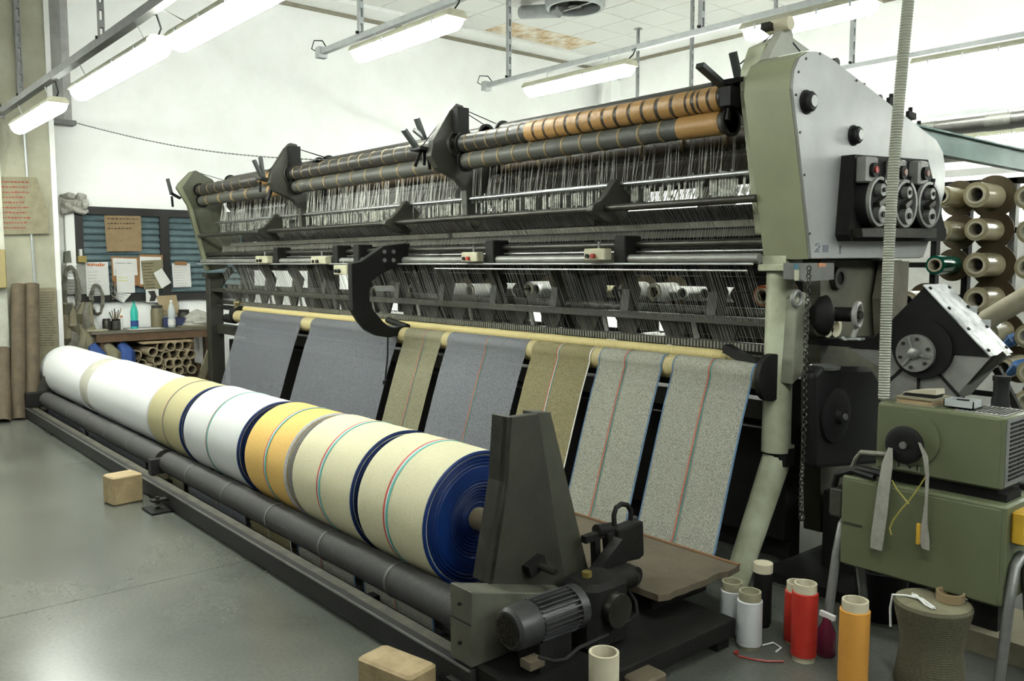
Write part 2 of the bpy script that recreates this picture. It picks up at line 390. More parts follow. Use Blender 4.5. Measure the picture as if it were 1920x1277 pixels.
# ------------------------------------------------------------------ lamps on rails
def lamp_fixture(name, label, xa, xb, y, z, w=0.17, ry=None, rz=None):
    """xa far end, xb near end; z = bottom of the diffuser"""
    t = thing(name, label, 'lamp', ((xa+xb)/2, y, z), 'fluorescent lamps on the ceiling rails')
    body = [(-w/2,.085),(-w/2,.10),(-w*.34,.135),(w*.34,.135),(w/2,.10),(w/2,.085)]
    B().prism([(y+a,z+b) for a,b in body],'x',xa,xb).obj('housing', LAMPB, t, smooth=0)
    n=6; prof=[(y+w*.48*math.cos(math.pi*(1+i/n)), z+.085+.085*math.sin(math.pi*(1+i/n))) for i in range(n+1)]
    b=B(); b.prism(prof,'x',xa+.035,xb-.035)
    for e,s in ((xa+.035,-1),(xb-.035,1)):           # rounded noses
        b.prism([(y+(q[0]-y)*.86, z+.085+(q[1]-z-.085)*.8) for q in prof],'x',min(e,e+s*.03),max(e,e+s*.03))
    b.obj('diffuser', DIFF, t)
    for e in (xa-.012,xb): B().prism([(y+a*1.02,z+b_) for a,b_ in body],'x',e,e+.012).obj('end_cap', CREAMP, t, smooth=0)
    k=4
    for i in range(k):
        xx=xa+(xb-xa)*(i+.5)/k
        for s in (-1,1): B().box(xx-.008,xx+.008,y+s*w*.5-.006,y+s*w*.5+.006,z+.06,z+.105).obj('clip', ZINC, t, smooth=0)
    for xx in (xa+.25,xb-.25): B().cyl((xx,y,z+.13),(xx,y if ry is None else ry,z+.22 if rz is None else rz),.004,6).obj('hook', ZINC, t)
    if rz is not None:
        yy=y if ry is None else ry; B().tube([(xb-.04,y,z+.13),(xb+.03,y,z+.17),(xb+.06,(y+yy)/2,(z+.13+rz)/2+.04),(xb+.02,yy,rz-.02)],.006,6).obj('cable', BLACK, t)
    return t
def rail(label, xa, xb, y, z, hang, m, box=True, s=.045):
    t = thing('lamp_rail', label, 'rail', (xa, y, z), 'steel lamp rails')
    B().box(xa,xb,y-s/2,y+s/2,z-s/2,z+s/2).obj('channel', m, t, smooth=0)
    if box:
        B().box(xa-.06,xa+.01,y-.04,y+.04,z-.05,z+.04).obj('end_box', m, t, smooth=0)
        B().tube([(xa-.05,y-.02,z),(xa-.12,y-.04,z+.04),(xa-.11,y-.02,z+.11),(xa,y,z+.09),(xa+.06,y,z+.03)],.005,6).obj('cable', BLACK, t)
    for hx in hang:
        hg=B()
        for s2 in (-1,1): hg.box(hx-.018,hx+.018,y+s2*.016-.004,y+s2*.016+.004,z+s/2,ZC-.0)
        zz=z+.1
        while zz<ZC-.1: hg.box(hx-.018,hx+.018,y-.014,y+.014,zz,zz+.05); zz+=.12
        hg.obj('hanger', m, t, smooth=0)
        B().box(hx-.05,hx+.05,y-.04,y+.04,ZC-.02,ZC-.002).obj('ceiling_plate', m, t, smooth=0)
        B().cyl((hx,y-.04,z+.03),(hx,y+.04,z+.03),.012,8).obj('bolt', BLACK, t)
    return t
def rail_y(px,py,z): return at(px,py,z=z).y
Z1 = 3.15; Y1 = rail_y(150,108,Z1)
rail('dark steel rail crossing the top left corner before the pillar', at(6,212,z=Z1).x, 2.6, Y1, Z1, [at(40,182,y=Y1).x, at(190,62,y=Y1).x, -3.2, -.5, 1.8], RAILG, s=.06)
zl = Z1-.30
def lx(px,py,y): return at(px,py,y=y).x
lamp_fixture('fluorescent_lamp','lit fluorescent lamp at the left picture edge in front of the pillar', lx(97,205,Y1)-1.6, lx(97,205,Y1), Y1+.05, zl+.02, ry=Y1, rz=Z1)
lamp_fixture('fluorescent_lamp','lit fluorescent lamp under the dark rail over the white left wall', lx(130,150,Y1), lx(278,75,Y1), Y1+.07, zl+.03, ry=Y1, rz=Z1)
a = lx(340,10,Y1+.25)
lamp_fixture('fluorescent_lamp','lit fluorescent lamp cut by the top edge at the upper left', a, a+1.57, Y1+.22, zl+.10, ry=Y1, rz=Z1)
for x0 in (-1.6,): lamp_fixture('fluorescent_lamp','added fluorescent lamp on the dark rail outside the picture', x0, x0+1.57, Y1+.05, zl, ry=Y1, rz=Z1)  # unseen lamp, added as extra light
Z2 = 3.4
Y2 = rail_y(605,97,Z2); X2 = at(605,97,z=Z2).x
rail('grey steel rail with end box, second from the left, over the machine', X2, 2.6, Y2, Z2, [at(676,66,y=Y2).x,-3.6,-1,1.6], ZINC)
def lamp_on(label,pa,pb,Y,zoff=0):
    xa,xb=at(*pa,y=Y).x,at(*pb,y=Y).x; z=(at(*pa,y=Y).z+at(*pb,y=Y).z)/2
    return lamp_fixture('fluorescent_lamp',label,xa,xb,Y,z-.10+zoff,rz=Z2)
lamp_on('lit fluorescent lamp left of the round ceiling ventilator',(672,92),(855,32),Y2-.02)
for x0 in (): lamp_fixture('fluorescent_lamp','lit fluorescent lamp on the second rail outside the picture', x0, x0+1.27, Y2, Z2-.33)
Y3 = rail_y(915,160,Z2); X3 = at(915,160,z=Z2).x
rail('long grey steel rail with end box under the ceiling behind the machine', X3, 2.6, Y3, Z2, [at(954,148,y=Y3).x, at(1315,48,y=Y3).x,-2,.8], ZINC)
lamp_on('lit fluorescent lamp hanging in front of the far room corner',(992,162),(1182,122),Y3-.02)
lamp_on('lit fluorescent lamp above the right end of the machine',(1402,58),(1640,-6),Y3-.02)
for x0 in (.6,): lamp_fixture('fluorescent_lamp','added fluorescent lamp on the third rail outside the picture', x0, x0+1.27, Y3, Z2-.33, rz=Z2)  # extra lamp beyond the view, added for its light
Y4 = rail_y(1600,124,Z2); X4 = at(1580,128,z=Z2).x - 2.2
hx4 = at(1297,150,y=Y4+1.2)
rail('thin grey rail seen to the right of the machine head', X4, 2.6, Y4, Z2, [at(1597,120,y=Y4).x, -1.3,1], ZINC, box=False, s=.04)
lamp_on('lit fluorescent lamp at the right picture edge over the creel',(1718,118),(1990,72),Y4-.02)
lamp_fixture('fluorescent_lamp','added fluorescent lamp hidden behind the machine head', X4+.1, X4+1.37, Y4, Z2-.33, rz=Z2)  # unseen lamp added to light the room behind the machine
Y5 = Y4+1.5
rail('far rail hidden behind the machine, only its hanger in view', -10.6, 2.6, Y5, 3.1, [at(1297,100,y=Y5).x, -1], ZINC, box=False, s=.04)
for x0 in (-10.4,-8.7,-7.0,-4.3,-1.5): lamp_fixture('fluorescent_lamp','added unseen fluorescent lamp on the far rail behind the machine', x0, x0+1.27, Y5, 2.75, rz=3.1)  # hidden lamps added to brighten the back wall
rail('added rearmost rail hidden behind the machine along the back wall', -10.6, 2.6, 10.2, 3.1, [-9,-6.6,-1], ZINC, box=False, s=.04)  # unseen rail, added to carry the extra lamps
for x0 in (-10.4,-8.8,-7.2,-5.6,-3.2,-1.2): lamp_fixture('fluorescent_lamp','added unseen fluorescent lamp on the rearmost rail by the back wall', x0, x0+1.27, 10.2, 2.75, rz=3.1)  # hidden lamp row added to brighten the back and left walls
rail('added short rail left of the picture before the pillar', -10.6, -7.6, .2, 3.3, [-10.2,-8], RAILG, box=False)  # out-of-view rail, added with its lamps
for x0 in (-10.4,-9.0): lamp_fixture('fluorescent_lamp','added fluorescent lamp left of the picture before the pillar', x0, x0+1.27, .2, 2.97, rz=3.3)  # lamps out of view, added to light the left wall
for yy in (-2.0,):  # unseen rail and lamps added as fill light
    rail('added dark rail behind the viewer over the open floor', -9.0, 2.6, yy, 3.3, [-7.5,-4,-.5,2], RAILG, box=False)
    for x0 in (-8.2,-5.2): lamp_fixture('fluorescent_lamp','added fluorescent lamp behind the viewer', x0, x0+1.57, yy, 2.97, rz=3.3)
# unseen window bands added on the right wall to brighten the upper walls
FILLPANE=emis('fill_pane_right',(0.93,1.0,0.98),FILL_R)
for k in range(5):
    ya=YF+.8+k*3.0
    wn=struct(B().box(XR-.03,XR-.01,ya,ya+2.6,3.75,4.95).obj('window_%d'%(k+2),FILLPANE,smooth=0))  # unseen glowing pane, an added light source
    for a,b_,c_,d_ in ((ya-.06,ya,3.69,5.01),(ya+2.6,ya+2.66,3.69,5.01),(ya-.06,ya+2.66,3.69,3.75),(ya-.06,ya+2.66,4.95,5.01),(ya+1.27,ya+1.33,3.75,4.95)): B().box(XR-.06,XR,a,b_,c_,d_).obj('window_frame',FRAMEW,wn,smooth=0)
# round ventilator in the ceiling
v0 = at(1078, 2, z=ZC-.12)
t = thing('ceiling_ventilator','round metal ventilator with dark blades set in the tiled ceiling','ventilator',(v0.x,v0.y,ZC-.22))
B().lathe((v0.x,v0.y,ZC-.22),(0,0,1),[(0,.34),(0,.38),(.03,.40),(.22,.40),(.22,.34)],32,closed=True).obj('drum', ZINC, t)
B().cyl((v0.x,v0.y,ZC-.20),(v0.x,v0.y,ZC-.05),.09,18).obj('hub', GREASE, t)
B().cyl((v0.x,v0.y,ZC-.035),(v0.x,v0.y,ZC-.01),.345,28).obj('backing', BLACK, t)
for i in range(5):
    rot=Matrix.Rotation(R(72*i),3,'Z')@Matrix.Rotation(R(28),3,'X')
    B().obox(Vector((v0.x,v0.y,ZC-.12))+rot@Vector((.2,0,0)),(.26,.13,.008),rot).obj('blade', GREASE, t)
B().bar((v0.x-.37,v0.y,ZC-.20),(v0.x+.37,v0.y,ZC-.20),.03,.012).obj('brace', STEEL, t)
B().tube([(v0.x-.9,v0.y-.15,ZC-.1),(v0.x-.5,v0.y-.1,ZC-.16),(v0.x-.25,v0.y-.05,ZC-.2)],.09,14).obj('flexible_hose', ZINC, t)
# thin chain strung along the wall to the machine
pa=at(140,230,x=XL+.3); pb=at(660,302,x=-7.0)
ch=B(); nl=150
for i in range(nl):
    a=pa.lerp(pb,i/nl); b_=pa.lerp(pb,(i+.8)/nl); sag=-.10*math.sin(math.pi*i/nl)
    ch.tube([a+Vector((0,0,sag)),b_+Vector((0,0,sag))],.007 if i%2 else .004,4)
tag(ch.obj('chain', RAILG),'thin sagging chain strung from the wall duct to the machine top','chain')

# ------------------------------------------------------------------ window wall: shuttered window, notices, bench
WX = XL+.02
def wp(px,py,dx=0.03): return at(px,py,x=XL+dx)
y0,zt = wp(135,386).y, wp(135,386).z
zb = wp(250,564).z; y1 = wp(300,400).y; y2 = wp(314,400).y; y3 = y2+(y1-y0)
win = struct(B().box(XL,XL+.015,y0,y3+.1,zb,zt).obj('window_1', mat('shutter_back',(0.07,0.10,0.11),.6), smooth=0))
FT = .07
def fr(a,b,c_,d_,n='window_frame'): return B().box(XL,XL+FT,a,b,c_,d_).obj(n, FRAMEW, win, smooth=0)
fw_=wp(155,450).y-y0; ft=zt-wp(200,403).z; fb=.09
fr(y0,y3+.1,zt-ft,zt); fr(y0,y3+.1,zb,zb+fb); fr(y0,y0+fw_,zb+fb,zt-ft,'mullion'); fr(y1-.02,y2,zb+fb,zt-ft,'mullion'); fr(y3,y3+.1,zb+fb,zt-ft,'mullion')
ns=12; hh=(zt-ft-zb-fb)/ns
for (a,b_) in ((y0+fw_,y1-.02),(y2,y3)):
    for i in range(ns):
        z0=zb+fb+i*hh
        B().prism([(XL+.015,z0),(XL+.045,z0+hh*.12),(XL+.052,z0+hh*.35),(XL+.030,z0+hh*.8),(XL+.015,z0+hh)],'y',a,b_).obj('shutter_slat', SLATM, win)
def sheet(name,label,cat,corners,m,dx=.085,th=.004):
    """paper pinned to the wall, corners as seen in the photograph"""
    ps=[at(px,py,x=XL+dx) for px,py in corners]
    return thing(name,label,cat,(XL+dx,ps[0].y,min(q.z for q in ps))), ps, B().prism([(q.y,q.z) for q in ps],'x',XL+dx,XL+dx+th)
def scribble(ps, rows, parent, m, dx, wid=.006, fill=.8, top=.05, rnd=.25, name='writing'):
    b=B(); A,Bq,C,D=ps
    rr=random.Random(int(abs(A.y)*1000)+rows)
    for i in range(rows):
        v=top+(1-top)*(i+.5)/rows
        L_=A.lerp(D,v); Rr=Bq.lerp(C,v); u=.08
        end=.08+fill*rr.uniform(1-rnd,1)
        while u<end:
            du=rr.uniform(.03,.09)
            a=L_.lerp(Rr,u); c_=L_.lerp(Rr,min(u+du,.95))
            b.box(dx,dx+.001,min(a.y,c_.y),max(a.y,c_.y),a.z-wid*rr.uniform(.4,1),a.z+wid*rr.uniform(.4,1))
            u+=du+rr.uniform(.015,.035)
    stuff(b.obj(name,m,parent,smooth=0))
t,ps,b=sheet('cardboard_sign','brown cardboard sign with dark handwriting taped on the shutter','sign',((195,404),(264,405),(266,471),(200,472)),CARD)
b.obj('board',CARD,t,smooth=0); scribble([ps[0],ps[1],ps[1].lerp(ps[2],.42),ps[0].lerp(ps[3],.42)],3,t,INK,XL+.09,.008,.85)
t,ps,b=sheet('wall_chart','grey printed list half hidden behind hanging cables by the pillar','paper',((116,493),(160,494),(163,552),(118,552)),WHITE)
b.obj('sheet',mat('grey_sheet',(0.42,0.42,0.38),.8),t,smooth=0); scribble(ps,9,t,INK,XL+.09,.004,.6)
t,ps,b=sheet('wall_calendar','white month calendar with an orange heading beside the shutter','calendar',((160,492),(202,491),(206,553),(163,556)),WHITE,.088)
b.obj('sheet',WHITE,t,smooth=0); scribble([ps[0],ps[1],ps[1].lerp(ps[2],.16),ps[0].lerp(ps[3],.16)],1,t,INKO,XL+.093,.022,.85,0)
scribble([ps[0].lerp(ps[3],.2),ps[1].lerp(ps[2],.2),ps[2],ps[3]],8,t,mat('pale_ink',(0.35,0.33,0.3),.9),XL+.093,.004,.5)
t,ps,b=sheet('clipboard','brown clipboard with a white sheet hung under the cardboard sign','clipboard',((208,481),(260,482),(262,535),(211,537)),CARD,.09)
b.obj('board',mat('clipboard_brown',(0.36,0.17,0.055),.6),t,smooth=0)
q=[at(*c,x=XL+.096) for c in ((211,484),(256,485),(258,516),(213,517))]
B().prism([(a.y,a.z) for a in q],'x',XL+.095,XL+.099).obj('sheet',WHITE,t,smooth=0); scribble(q,2,t,INK,XL+.0995,.004,.7)
t,ps,b=sheet('note_sheet','white note with yellow marker hung over the clipboard','paper',((218,503),(252,504),(253,549),(219,549)),WHITE,.102)
b.obj('sheet',WHITE,t,smooth=0); scribble([ps[0].lerp(ps[3],.3),ps[1].lerp(ps[2],.3),ps[1].lerp(ps[2],.55),ps[0].lerp(ps[3],.55)],2,t,mat('marker_yellow',(.75,.75,.2),.9),XL+.107,.01,.6,.1)
t,ps,b=sheet('loose_leaf','small tilted leaf with scribbles hanging below the white note','paper',((216,549),(246,551),(231,568),(211,557)),WHITE,.096)
b.obj('sheet',WHITE,t,smooth=0); scribble(ps,3,t,INK,XL+.101,.004,.8)
t,ps,b=sheet('clipboard','brown clipboard behind the olive handwritten sheet','clipboard',((261,477),(305,478),(305,540),(261,538)),CARD,.088)
b.obj('board',MATS['clipboard_brown'],t,smooth=0)
q=[at(*c,x=XL+.094) for c in ((262,481),(302,482),(302,533),(263,533))]
B().prism([(a.y,a.z) for a in q],'x',XL+.093,XL+.096).obj('sheet',WHITE,t,smooth=0)
t,ps,b=sheet('handwritten_list','olive card covered with rows of dark handwriting','paper',((264,489),(305,487),(307,541),(270,543)),CARDG,.1)
b.obj('card',mat('olive_card',(0.30,0.27,0.16),.85),t,smooth=0); scribble([ps[0],ps[1].lerp(ps[0],.4),ps[2].lerp(ps[3],.4),ps[3]],9,t,INK,XL+.105,.006,.85)
t,ps,b=sheet('torn_note','tilted torn white note beside the olive card','paper',((288,512),(303,503),(321,530),(303,541)),WHITE,.11)
b.obj('sheet',WHITE,t,smooth=0)
t,ps,b=sheet('photo_print','small black and white photo print pinned under the olive card','photo',((273,543),(297,542),(298,567),(274,567)),WHITE,.098)
b.obj('sheet',WHITE,t,smooth=0)
q=[at(*c,x=XL+.103) for c in ((277,546),(290,545),(294,556),(290,565),(280,565),(283,555))]
B().prism([(a.y,a.z) for a in q],'x',XL+.1025,XL+.1035).obj('print',INK,t,smooth=0)
t,ps,b=sheet('clipboard_sheet','white sheet on a clip board on the right shutter panel','paper',((322,494),(356,494),(359,538),(325,539)),WHITE,.09)
b.obj('sheet',WHITE,t,smooth=0); scribble(ps,8,t,MATS['pale_ink'],XL+.095,.003,.7,.1)
q=[at(*c,x=XL+.1) for c in ((327,490),(350,491),(350,497),(328,497))]
B().prism([(a.y,a.z) for a in q],'x',XL+.09,XL+.105).obj('clip',MATS['clipboard_brown'],t,smooth=0)
t,ps,b=sheet('small_box_card','small yellow box on the frame above the calendar','box',((144,480),(160,480),(160,492),(145,492)),YELP,.08,.06)
b.obj('carton',mat('dull_yellow',(0.40,0.30,0.08),.7),t,smooth=0)
B().box(XL+.08,XL+.13,ps[0].y+.02,ps[0].y+.05,ps[0].z,ps[0].z+.08).obj('pencil',WHITE,t,smooth=0)
t,ps,b=sheet('wall_box','grey round-cornered box fixed left of the window above the list','box',((119,472),(128,470),(131,492),(118,492)),CONC,.02,.09)
b.obj('case',mat('dull_green_box',(0.20,0.21,0.16),.6),t)
t,ps,b=sheet('cardboard_flap','pale cardboard square leaning on the wall above the bench','cardboard',((294,555),(330,553),(336,588),(300,591)),CARD,.10,.012)
b.obj('board',mat('pale_card',(0.47,0.36,0.21),.8),t,smooth=0)
# white post and the bundle on it
pw=wp(118,392); pw2=wp(139,460)
tag(B().box(XL,XL+.09,pw.y,pw2.y,1.42,pw.z).obj('wall_board',WALL,smooth=0),'white painted board left of the shuttered window','board')
t=thing('plastic_bundle','crumpled white plastic bundle lying on the board top by the pillar','bundle',(XL+.15,pw.y,pw.z))
bb=wp(112,378); be=wp(157,384)
rr=random.Random(4)
for k in range(4):
    dz=.045*k-.04; pts=[(XL+.14+rr.uniform(-.04,.05),bb.y+(be.y-bb.y)*i/7,bb.z+dz-.05+rr.uniform(-.02,.02)) for i in range(8)]
    B().tube(pts,[.03+rr.uniform(0,.025) for _ in pts],8).obj('fold',BEIGE,t)
# cable loops hung on the wall
def loops(label,px,py,w_,h_,n,x=XL+.16,name='cable_coil'):
    c=at(px,py,x=x); t=thing(name,label,'cable',(x,c.y,c.z-h_))
    rr=random.Random(int(px))
    for k in range(n):
        a=w_*rr.uniform(.5,1);hh_=h_*rr.uniform(.8,1);o=rr.uniform(-.02,.02)
        pts=[(x+o+.02*math.sin(3*i),c.y+a*math.cos(2*math.pi*i/18),c.z+hh_*math.sin(2*math.pi*i/18)) for i in range(19)]
        B().tube(pts,.007,5).obj('loop',CABLEM,t)
    return t
loops('tangled grey cord coil hanging right next to the pillar',134,545,.10,.30,9)
loops('oval coil of pale cord hanging below the calendar',182,562,.085,.20,10)
loops('small loose cord loop hanging beside the clipboard',213,545,.03,.12,4)
t=thing('hanging_sacks','bunch of grey rags and cords hanging low beside the pillar','rags',(XL+.3,wp(140,620).y,.5))
rr=random.Random(9)
for k in range(7):
    c=at(124+k*8,612,x=XL+.35)
    pts=[(XL+.3+rr.uniform(-.05,.1),c.y+rr.uniform(-.03,.03),.40+.75*i/6) for i in range(7)]
    B().tube(pts,[.07,.085,.08,.07,.055,.04,.02],8).obj('rag',CABLEM if k%2 else CARDG,t)
# bench
bx1=at(250,622,z=.80).x; bx0=XL+.02
bx1=max(bx1,XL+.42)
by0=at(172,622,x=bx1).y; by1=at(366,616,x=bx1).y+.35
t=thing('workbench','narrow brown wooden workbench under the shuttered window','bench',((bx0+bx1)/2,by0,0))
B().box(bx0,bx1,by0,by1,.785,.815).obj('bench_top',mat('bench_top',(0.17,0.15,0.11),.6,col2=(.09,.08,.06)),t,smooth=0)
B().box(bx1-.05,bx1-.01,by0+.05,by1,.69,.785).obj('apron',BENCHW,t,smooth=0)
for yy in (by0+.1,by1-.42,by1-.1):
    for xx in (bx0+.05,bx1-.125): B().box(xx,xx+.07,yy,yy+.07,0,.785).obj('leg',BENCHW,t,smooth=0)
# things on the bench
def bottle(label,px,x,h,m,cap,lab,name='plastic_bottle'):
    y=at(px,600,x=x).y; t=thing(name,label,'bottle',(x,y,.815))
    k=h/.32
    B().lathe((x,y,.815),(0,0,1),[(0,.034*k),(.01,.042*k),(.08*k,.042*k),(.1*k,.037*k),(.13*k,.042*k),(.2*k,.042*k),(.25*k,.030*k),(.285*k,.014*k),(.30*k,.014*k)],16).obj('body',m,t)
    B().cyl((x,y,.815+.298*k),(x,y,.815+.32*k),.016*k,12).obj('cap',cap,t)
    if lab: B().lathe((x,y,.815+.03*k),(0,0,1),[(0,.0428*k),(.07*k,.0428*k)],16,False,False).obj('label_band',lab,t)
    return t
GRB=glassy('green_plastic',(0.05,0.50,0.42),.1,.75); CLB=glassy('clear_plastic',(0.62,0.66,0.66),.1,.55)
bottle('turquoise plastic water bottle with a blue band on the bench',252,XL+.30,.34,GRB,mat('cap_teal',(0.03,.25,.22),.5),BLUEP)
bottle('clear plastic water bottle on the bench before the cardboard',322,XL+.32,.34,CLB,WHITE,WHITE)
def jar(label,px,x,r,h,m,name='jar',lid=None,cat='jar'):
    y=at(px,605,x=x).y; t=thing(name,label,cat,(x,y,.815))
    B().lathe((x,y,.815),(0,0,1),[(0,r*.85),(.01,r),(h*.8,r),(h*.92,r*.85)],14).obj('body',m,t)
    B().cyl((x,y,.815+h*.92),(x,y,.815+h*1.05),r*.88,14).obj('lid',lid or GREASE,t)
    return t
jar('squat dark jar on the left half of the bench',200,XL+.25,.05,.13,GREASE)
t=jar('pot full of pencils and brushes on the bench',217,XL+.25,.055,.12,GREEND,'pencil_pot',DARK,'pot')
for k in range(6):
    yy=t.location.y
    B().cyl((XL+.25,yy+.01*(k-3),.92),(XL+.25+.015*(k%3-1),yy+.025*(k-2.5),1.03+.02*(k%3)),.006,6).obj('pencil',CARD if k%2 else INK,t)
jar('thin white tube standing right of the pencil pot',228,XL+.27,.018,.16,WHITE,'small_tube',INKO,'tube')
jar('olive canister standing behind the clear bottle',295,XL+.18,.075,.26,mat('olive_tin',(0.22,0.19,0.10),.5),'canister',GREEND,'canister')
jar('dark tin standing right of the cardboard square',345,XL+.2,.075,.2,GREEND,'paint_tin',GREASE,'tin')
yb=at(312,600,x=XL+.22).y
tag(B().bevbox(XL+.12,XL+.28,yb-.05,yb+.22,.815,.93,.01).obj('blue_box',mat('navy_box',(0.03,0.045,0.13),.6)),'dark blue box on the bench behind the clear bottle','box')
rr=random.Random(12)
t=thing('plastic_bag_heap','crumpled pale plastic bag at the right end of the bench','bag',(XL+.25,at(368,600,x=XL+.25).y,.815))
cy_=t.location.y
vs=[];fs=[]
for i in range(9):
    for j in range(12):
        a=2*math.pi*j/12; h_=i/8; r_=.16*math.sqrt(max(0,1-h_*h_))+.01
        k=1+rr.uniform(-.18,.18); vs.append((XL+.25+r_*k*math.cos(a),cy_+1.15*r_*k*math.sin(a),.815+.2*h_*(1+rr.uniform(-.1,.1))))
for i in range(8):
    for j in range(12): fs.append((i*12+j,i*12+(j+1)%12,i*12+12+(j+1)%12,i*12+12+j))
bg=B(); bg.add(vs,fs); bg.obj('bag_skin',BEIGE,t); B().box(XL+.16,XL+.30,cy_-.1,cy_+.12,.815,.85).obj('filling',CARD,t,smooth=0)
yb=at(375,612,x=XL+.4).y
tag(B().box(XL+.15,XL+.45,yb-.25,yb+.1,.816,.835).obj('paper_stack',CARDG,smooth=0),'flat stack of grey papers at the right bench end','papers')
yb=at(186,614,x=XL+.4).y
tag(B().bevbox(XL+.25,XL+.43,yb-.14,yb+.10,.815,.835,.008).obj('folded_cloth',mat('cloth_cream',(0.45,0.42,0.3),.9)),'cream folded cloth on the left end of the bench','cloth')
yb=at(270,609,x=XL+.36).y
tag(B().box(XL+.2,XL+.42,yb-.18,yb+.22,.815,.819).obj('white_papers',WHITE,smooth=0),'loose white papers lying flat in the middle of the bench','papers')
# blue sack and cardboard tubes stored under the bench
t=thing('blue_sack','blue cloth sack with pale straps slumped under the bench','sack',(XL+.45,at(205,650,x=XL+.45).y,0))
yy=t.location.y
for k,(dy,mm) in enumerate(((-.16,BLUEP),(0,CARDG),(.16,BLUEP))):
    B().tube([(XL+.46,yy+dy-.02,.12),(XL+.5,yy+dy,.35),(XL+.47,yy+dy+.03,.55),(XL+.42,yy+dy-.02,.66)],[.11,.12,.09,.05],10).obj('fold',mm,t)
TUBE_R=.058
tb=thing('cardboard_tube','','tube',(0,0,0),'cardboard tubes stacked under the bench')
B().pipe((0,0,0),(-.62,0,0),TUBE_R,TUBE_R*.78,18).obj('tube_wall',TUBEM,tb)
xe=XL+.66
rows=[((248,678),(266,668),(286,660),(305,651),(320,650),(336,649),(352,648)),((256,690),(276,685),(296,676),(314,668),(327,665),(343,665),(357,664)),((288,693),(300,688),(318,682),(332,680),(350,680)),((318,695),(333,694),(346,694),(358,692))]
rown=('top','second','third','lowest')
first=True
for ri,row in enumerate(rows):
    for ci,(px,py) in enumerate(row):
        q=at(px,py,x=xe); z=max(q.z,TUBE_R)
        lb='brown cardboard tube, %s from the left in the %s row under the bench'%(('first','second','third','fourth','fifth','sixth','seventh')[ci],rown[ri])
        o=tb if first else dup(tb)
        first=False
        o.location=(xe+random.uniform(-.05,.05)-(.15 if px<280 else 0),q.y,z); o['label']=lb
# support rack that carries the tubes
ya_=at(240,690,x=xe).y; yb_=at(368,690,x=xe).y
t=thing('tube_rack','low wooden rack holding the cardboard tubes under the bench','rack',(xe-.3,ya_,0))
zlow=at(330,694,x=xe).z-TUBE_R
B().box(XL+.05,xe-.08,ya_-.1,yb_+.1,max(zlow-.05,.02),max(zlow-.01,.06)).obj('shelf',BENCHW,t,smooth=0)
for yy in (ya_-.08,yb_+.05): B().box(XL+.05,xe-.1,yy,yy+.05,0,max(zlow+.1,.3)).obj('side',BENCHW,t,smooth=0)
qa=at(310,640,x=xe-.1)
tag(B().box(XL+.1,xe-.02,qa.y-.28,qa.y+.30,.655,.672).obj('cardboard_sheet',mat('pale_card',(0.47,0.36,0.21),.8),smooth=0),'pale cardboard sheet lying on top of the stored tubes','cardboard')
qa=at(365,690,x=xe)
tag(B().bar((xe,qa.y+.02,.06),(xe-.05,qa.y+.22,.52),.03,.09).obj('wood_strip',CARDG,smooth=0),'slanting wooden strip leaning right of the tube stack','board')

# things on and before the pillar
q=[at(*c,x=PX+.03) for c in ((-40,331),(69,332),(76,360),(90,392),(91,438),(12,440),(-40,440))]
t=thing('brown_notice','large brown paper notice with rows of red handwriting on the pillar','notice',(PX+.03,q[1].y,q[4].z))
B().prism([(a.y,a.z) for a in q],'x',PX+.028,PX+.034).obj('paper',CARDG,t,smooth=0)
scribble([at(*c,x=PX+.03) for c in ((-10,334),(66,335),(66,432),(0,432))],10,t,INKR,PX+.0345,.010,.75,.02)
q=[at(*c,x=PX+.03) for c in ((68,540),(105,539),(110,650),(108,700),(66,700))]
t=thing('ruled_sheet','grey card with close rows of writing low on the pillar','notice',(PX+.03,q[0].y,q[3].z))
B().prism([(a.y,a.z) for a in q],'x',PX+.03,PX+.036).obj('paper',CARDG,t,smooth=0)
scribble([at(*c,x=PX+.03) for c in ((72,544),(104,543),(108,650),(72,650))],22,t,INK,PX+.0365,.004,.85,.02)
q=at(5,500,x=PX+.05)
tag(B().bevbox(PX+.05,PX+.13,q.y-.14,q.y+.02,at(5,540,x=PX).z,at(5,468,x=PX).z,.01).obj('switch_box',mat('ochre_box',(0.36,0.29,0.12),.6)),'ochre switch box cut by the left picture edge','switch box')
def lean(label,px,pt,r,m,bx,name='leaning_tube',zt_=None):
    b0=at(px,800,x=bx); tp=at(pt[0],pt[1],x=PX+.02+r)
    t=thing(name,label,'tube',(bx,b0.y,0),'cardboard tubes leaning on the pillar')
    B().pipe((bx,b0.y,.002),(PX+.04+r,tp.y,tp.z),r,r*.8,18).obj('tube_wall',m,t)
LT=mat('old_cardboard',(0.115,0.085,0.05),.85,col2=(.065,.047,.028),scale=10)
lean('long brown cardboard tube leaning left of centre on the pillar',36,(34,534),.070,LT,-9.95)
lean('long brown cardboard tube leaning nearest the ruled sheet',63,(59,533),.070,LT,-9.95)
lean('short brown cardboard tube at the left picture edge',6,(6,656),.075,LT,-9.85)

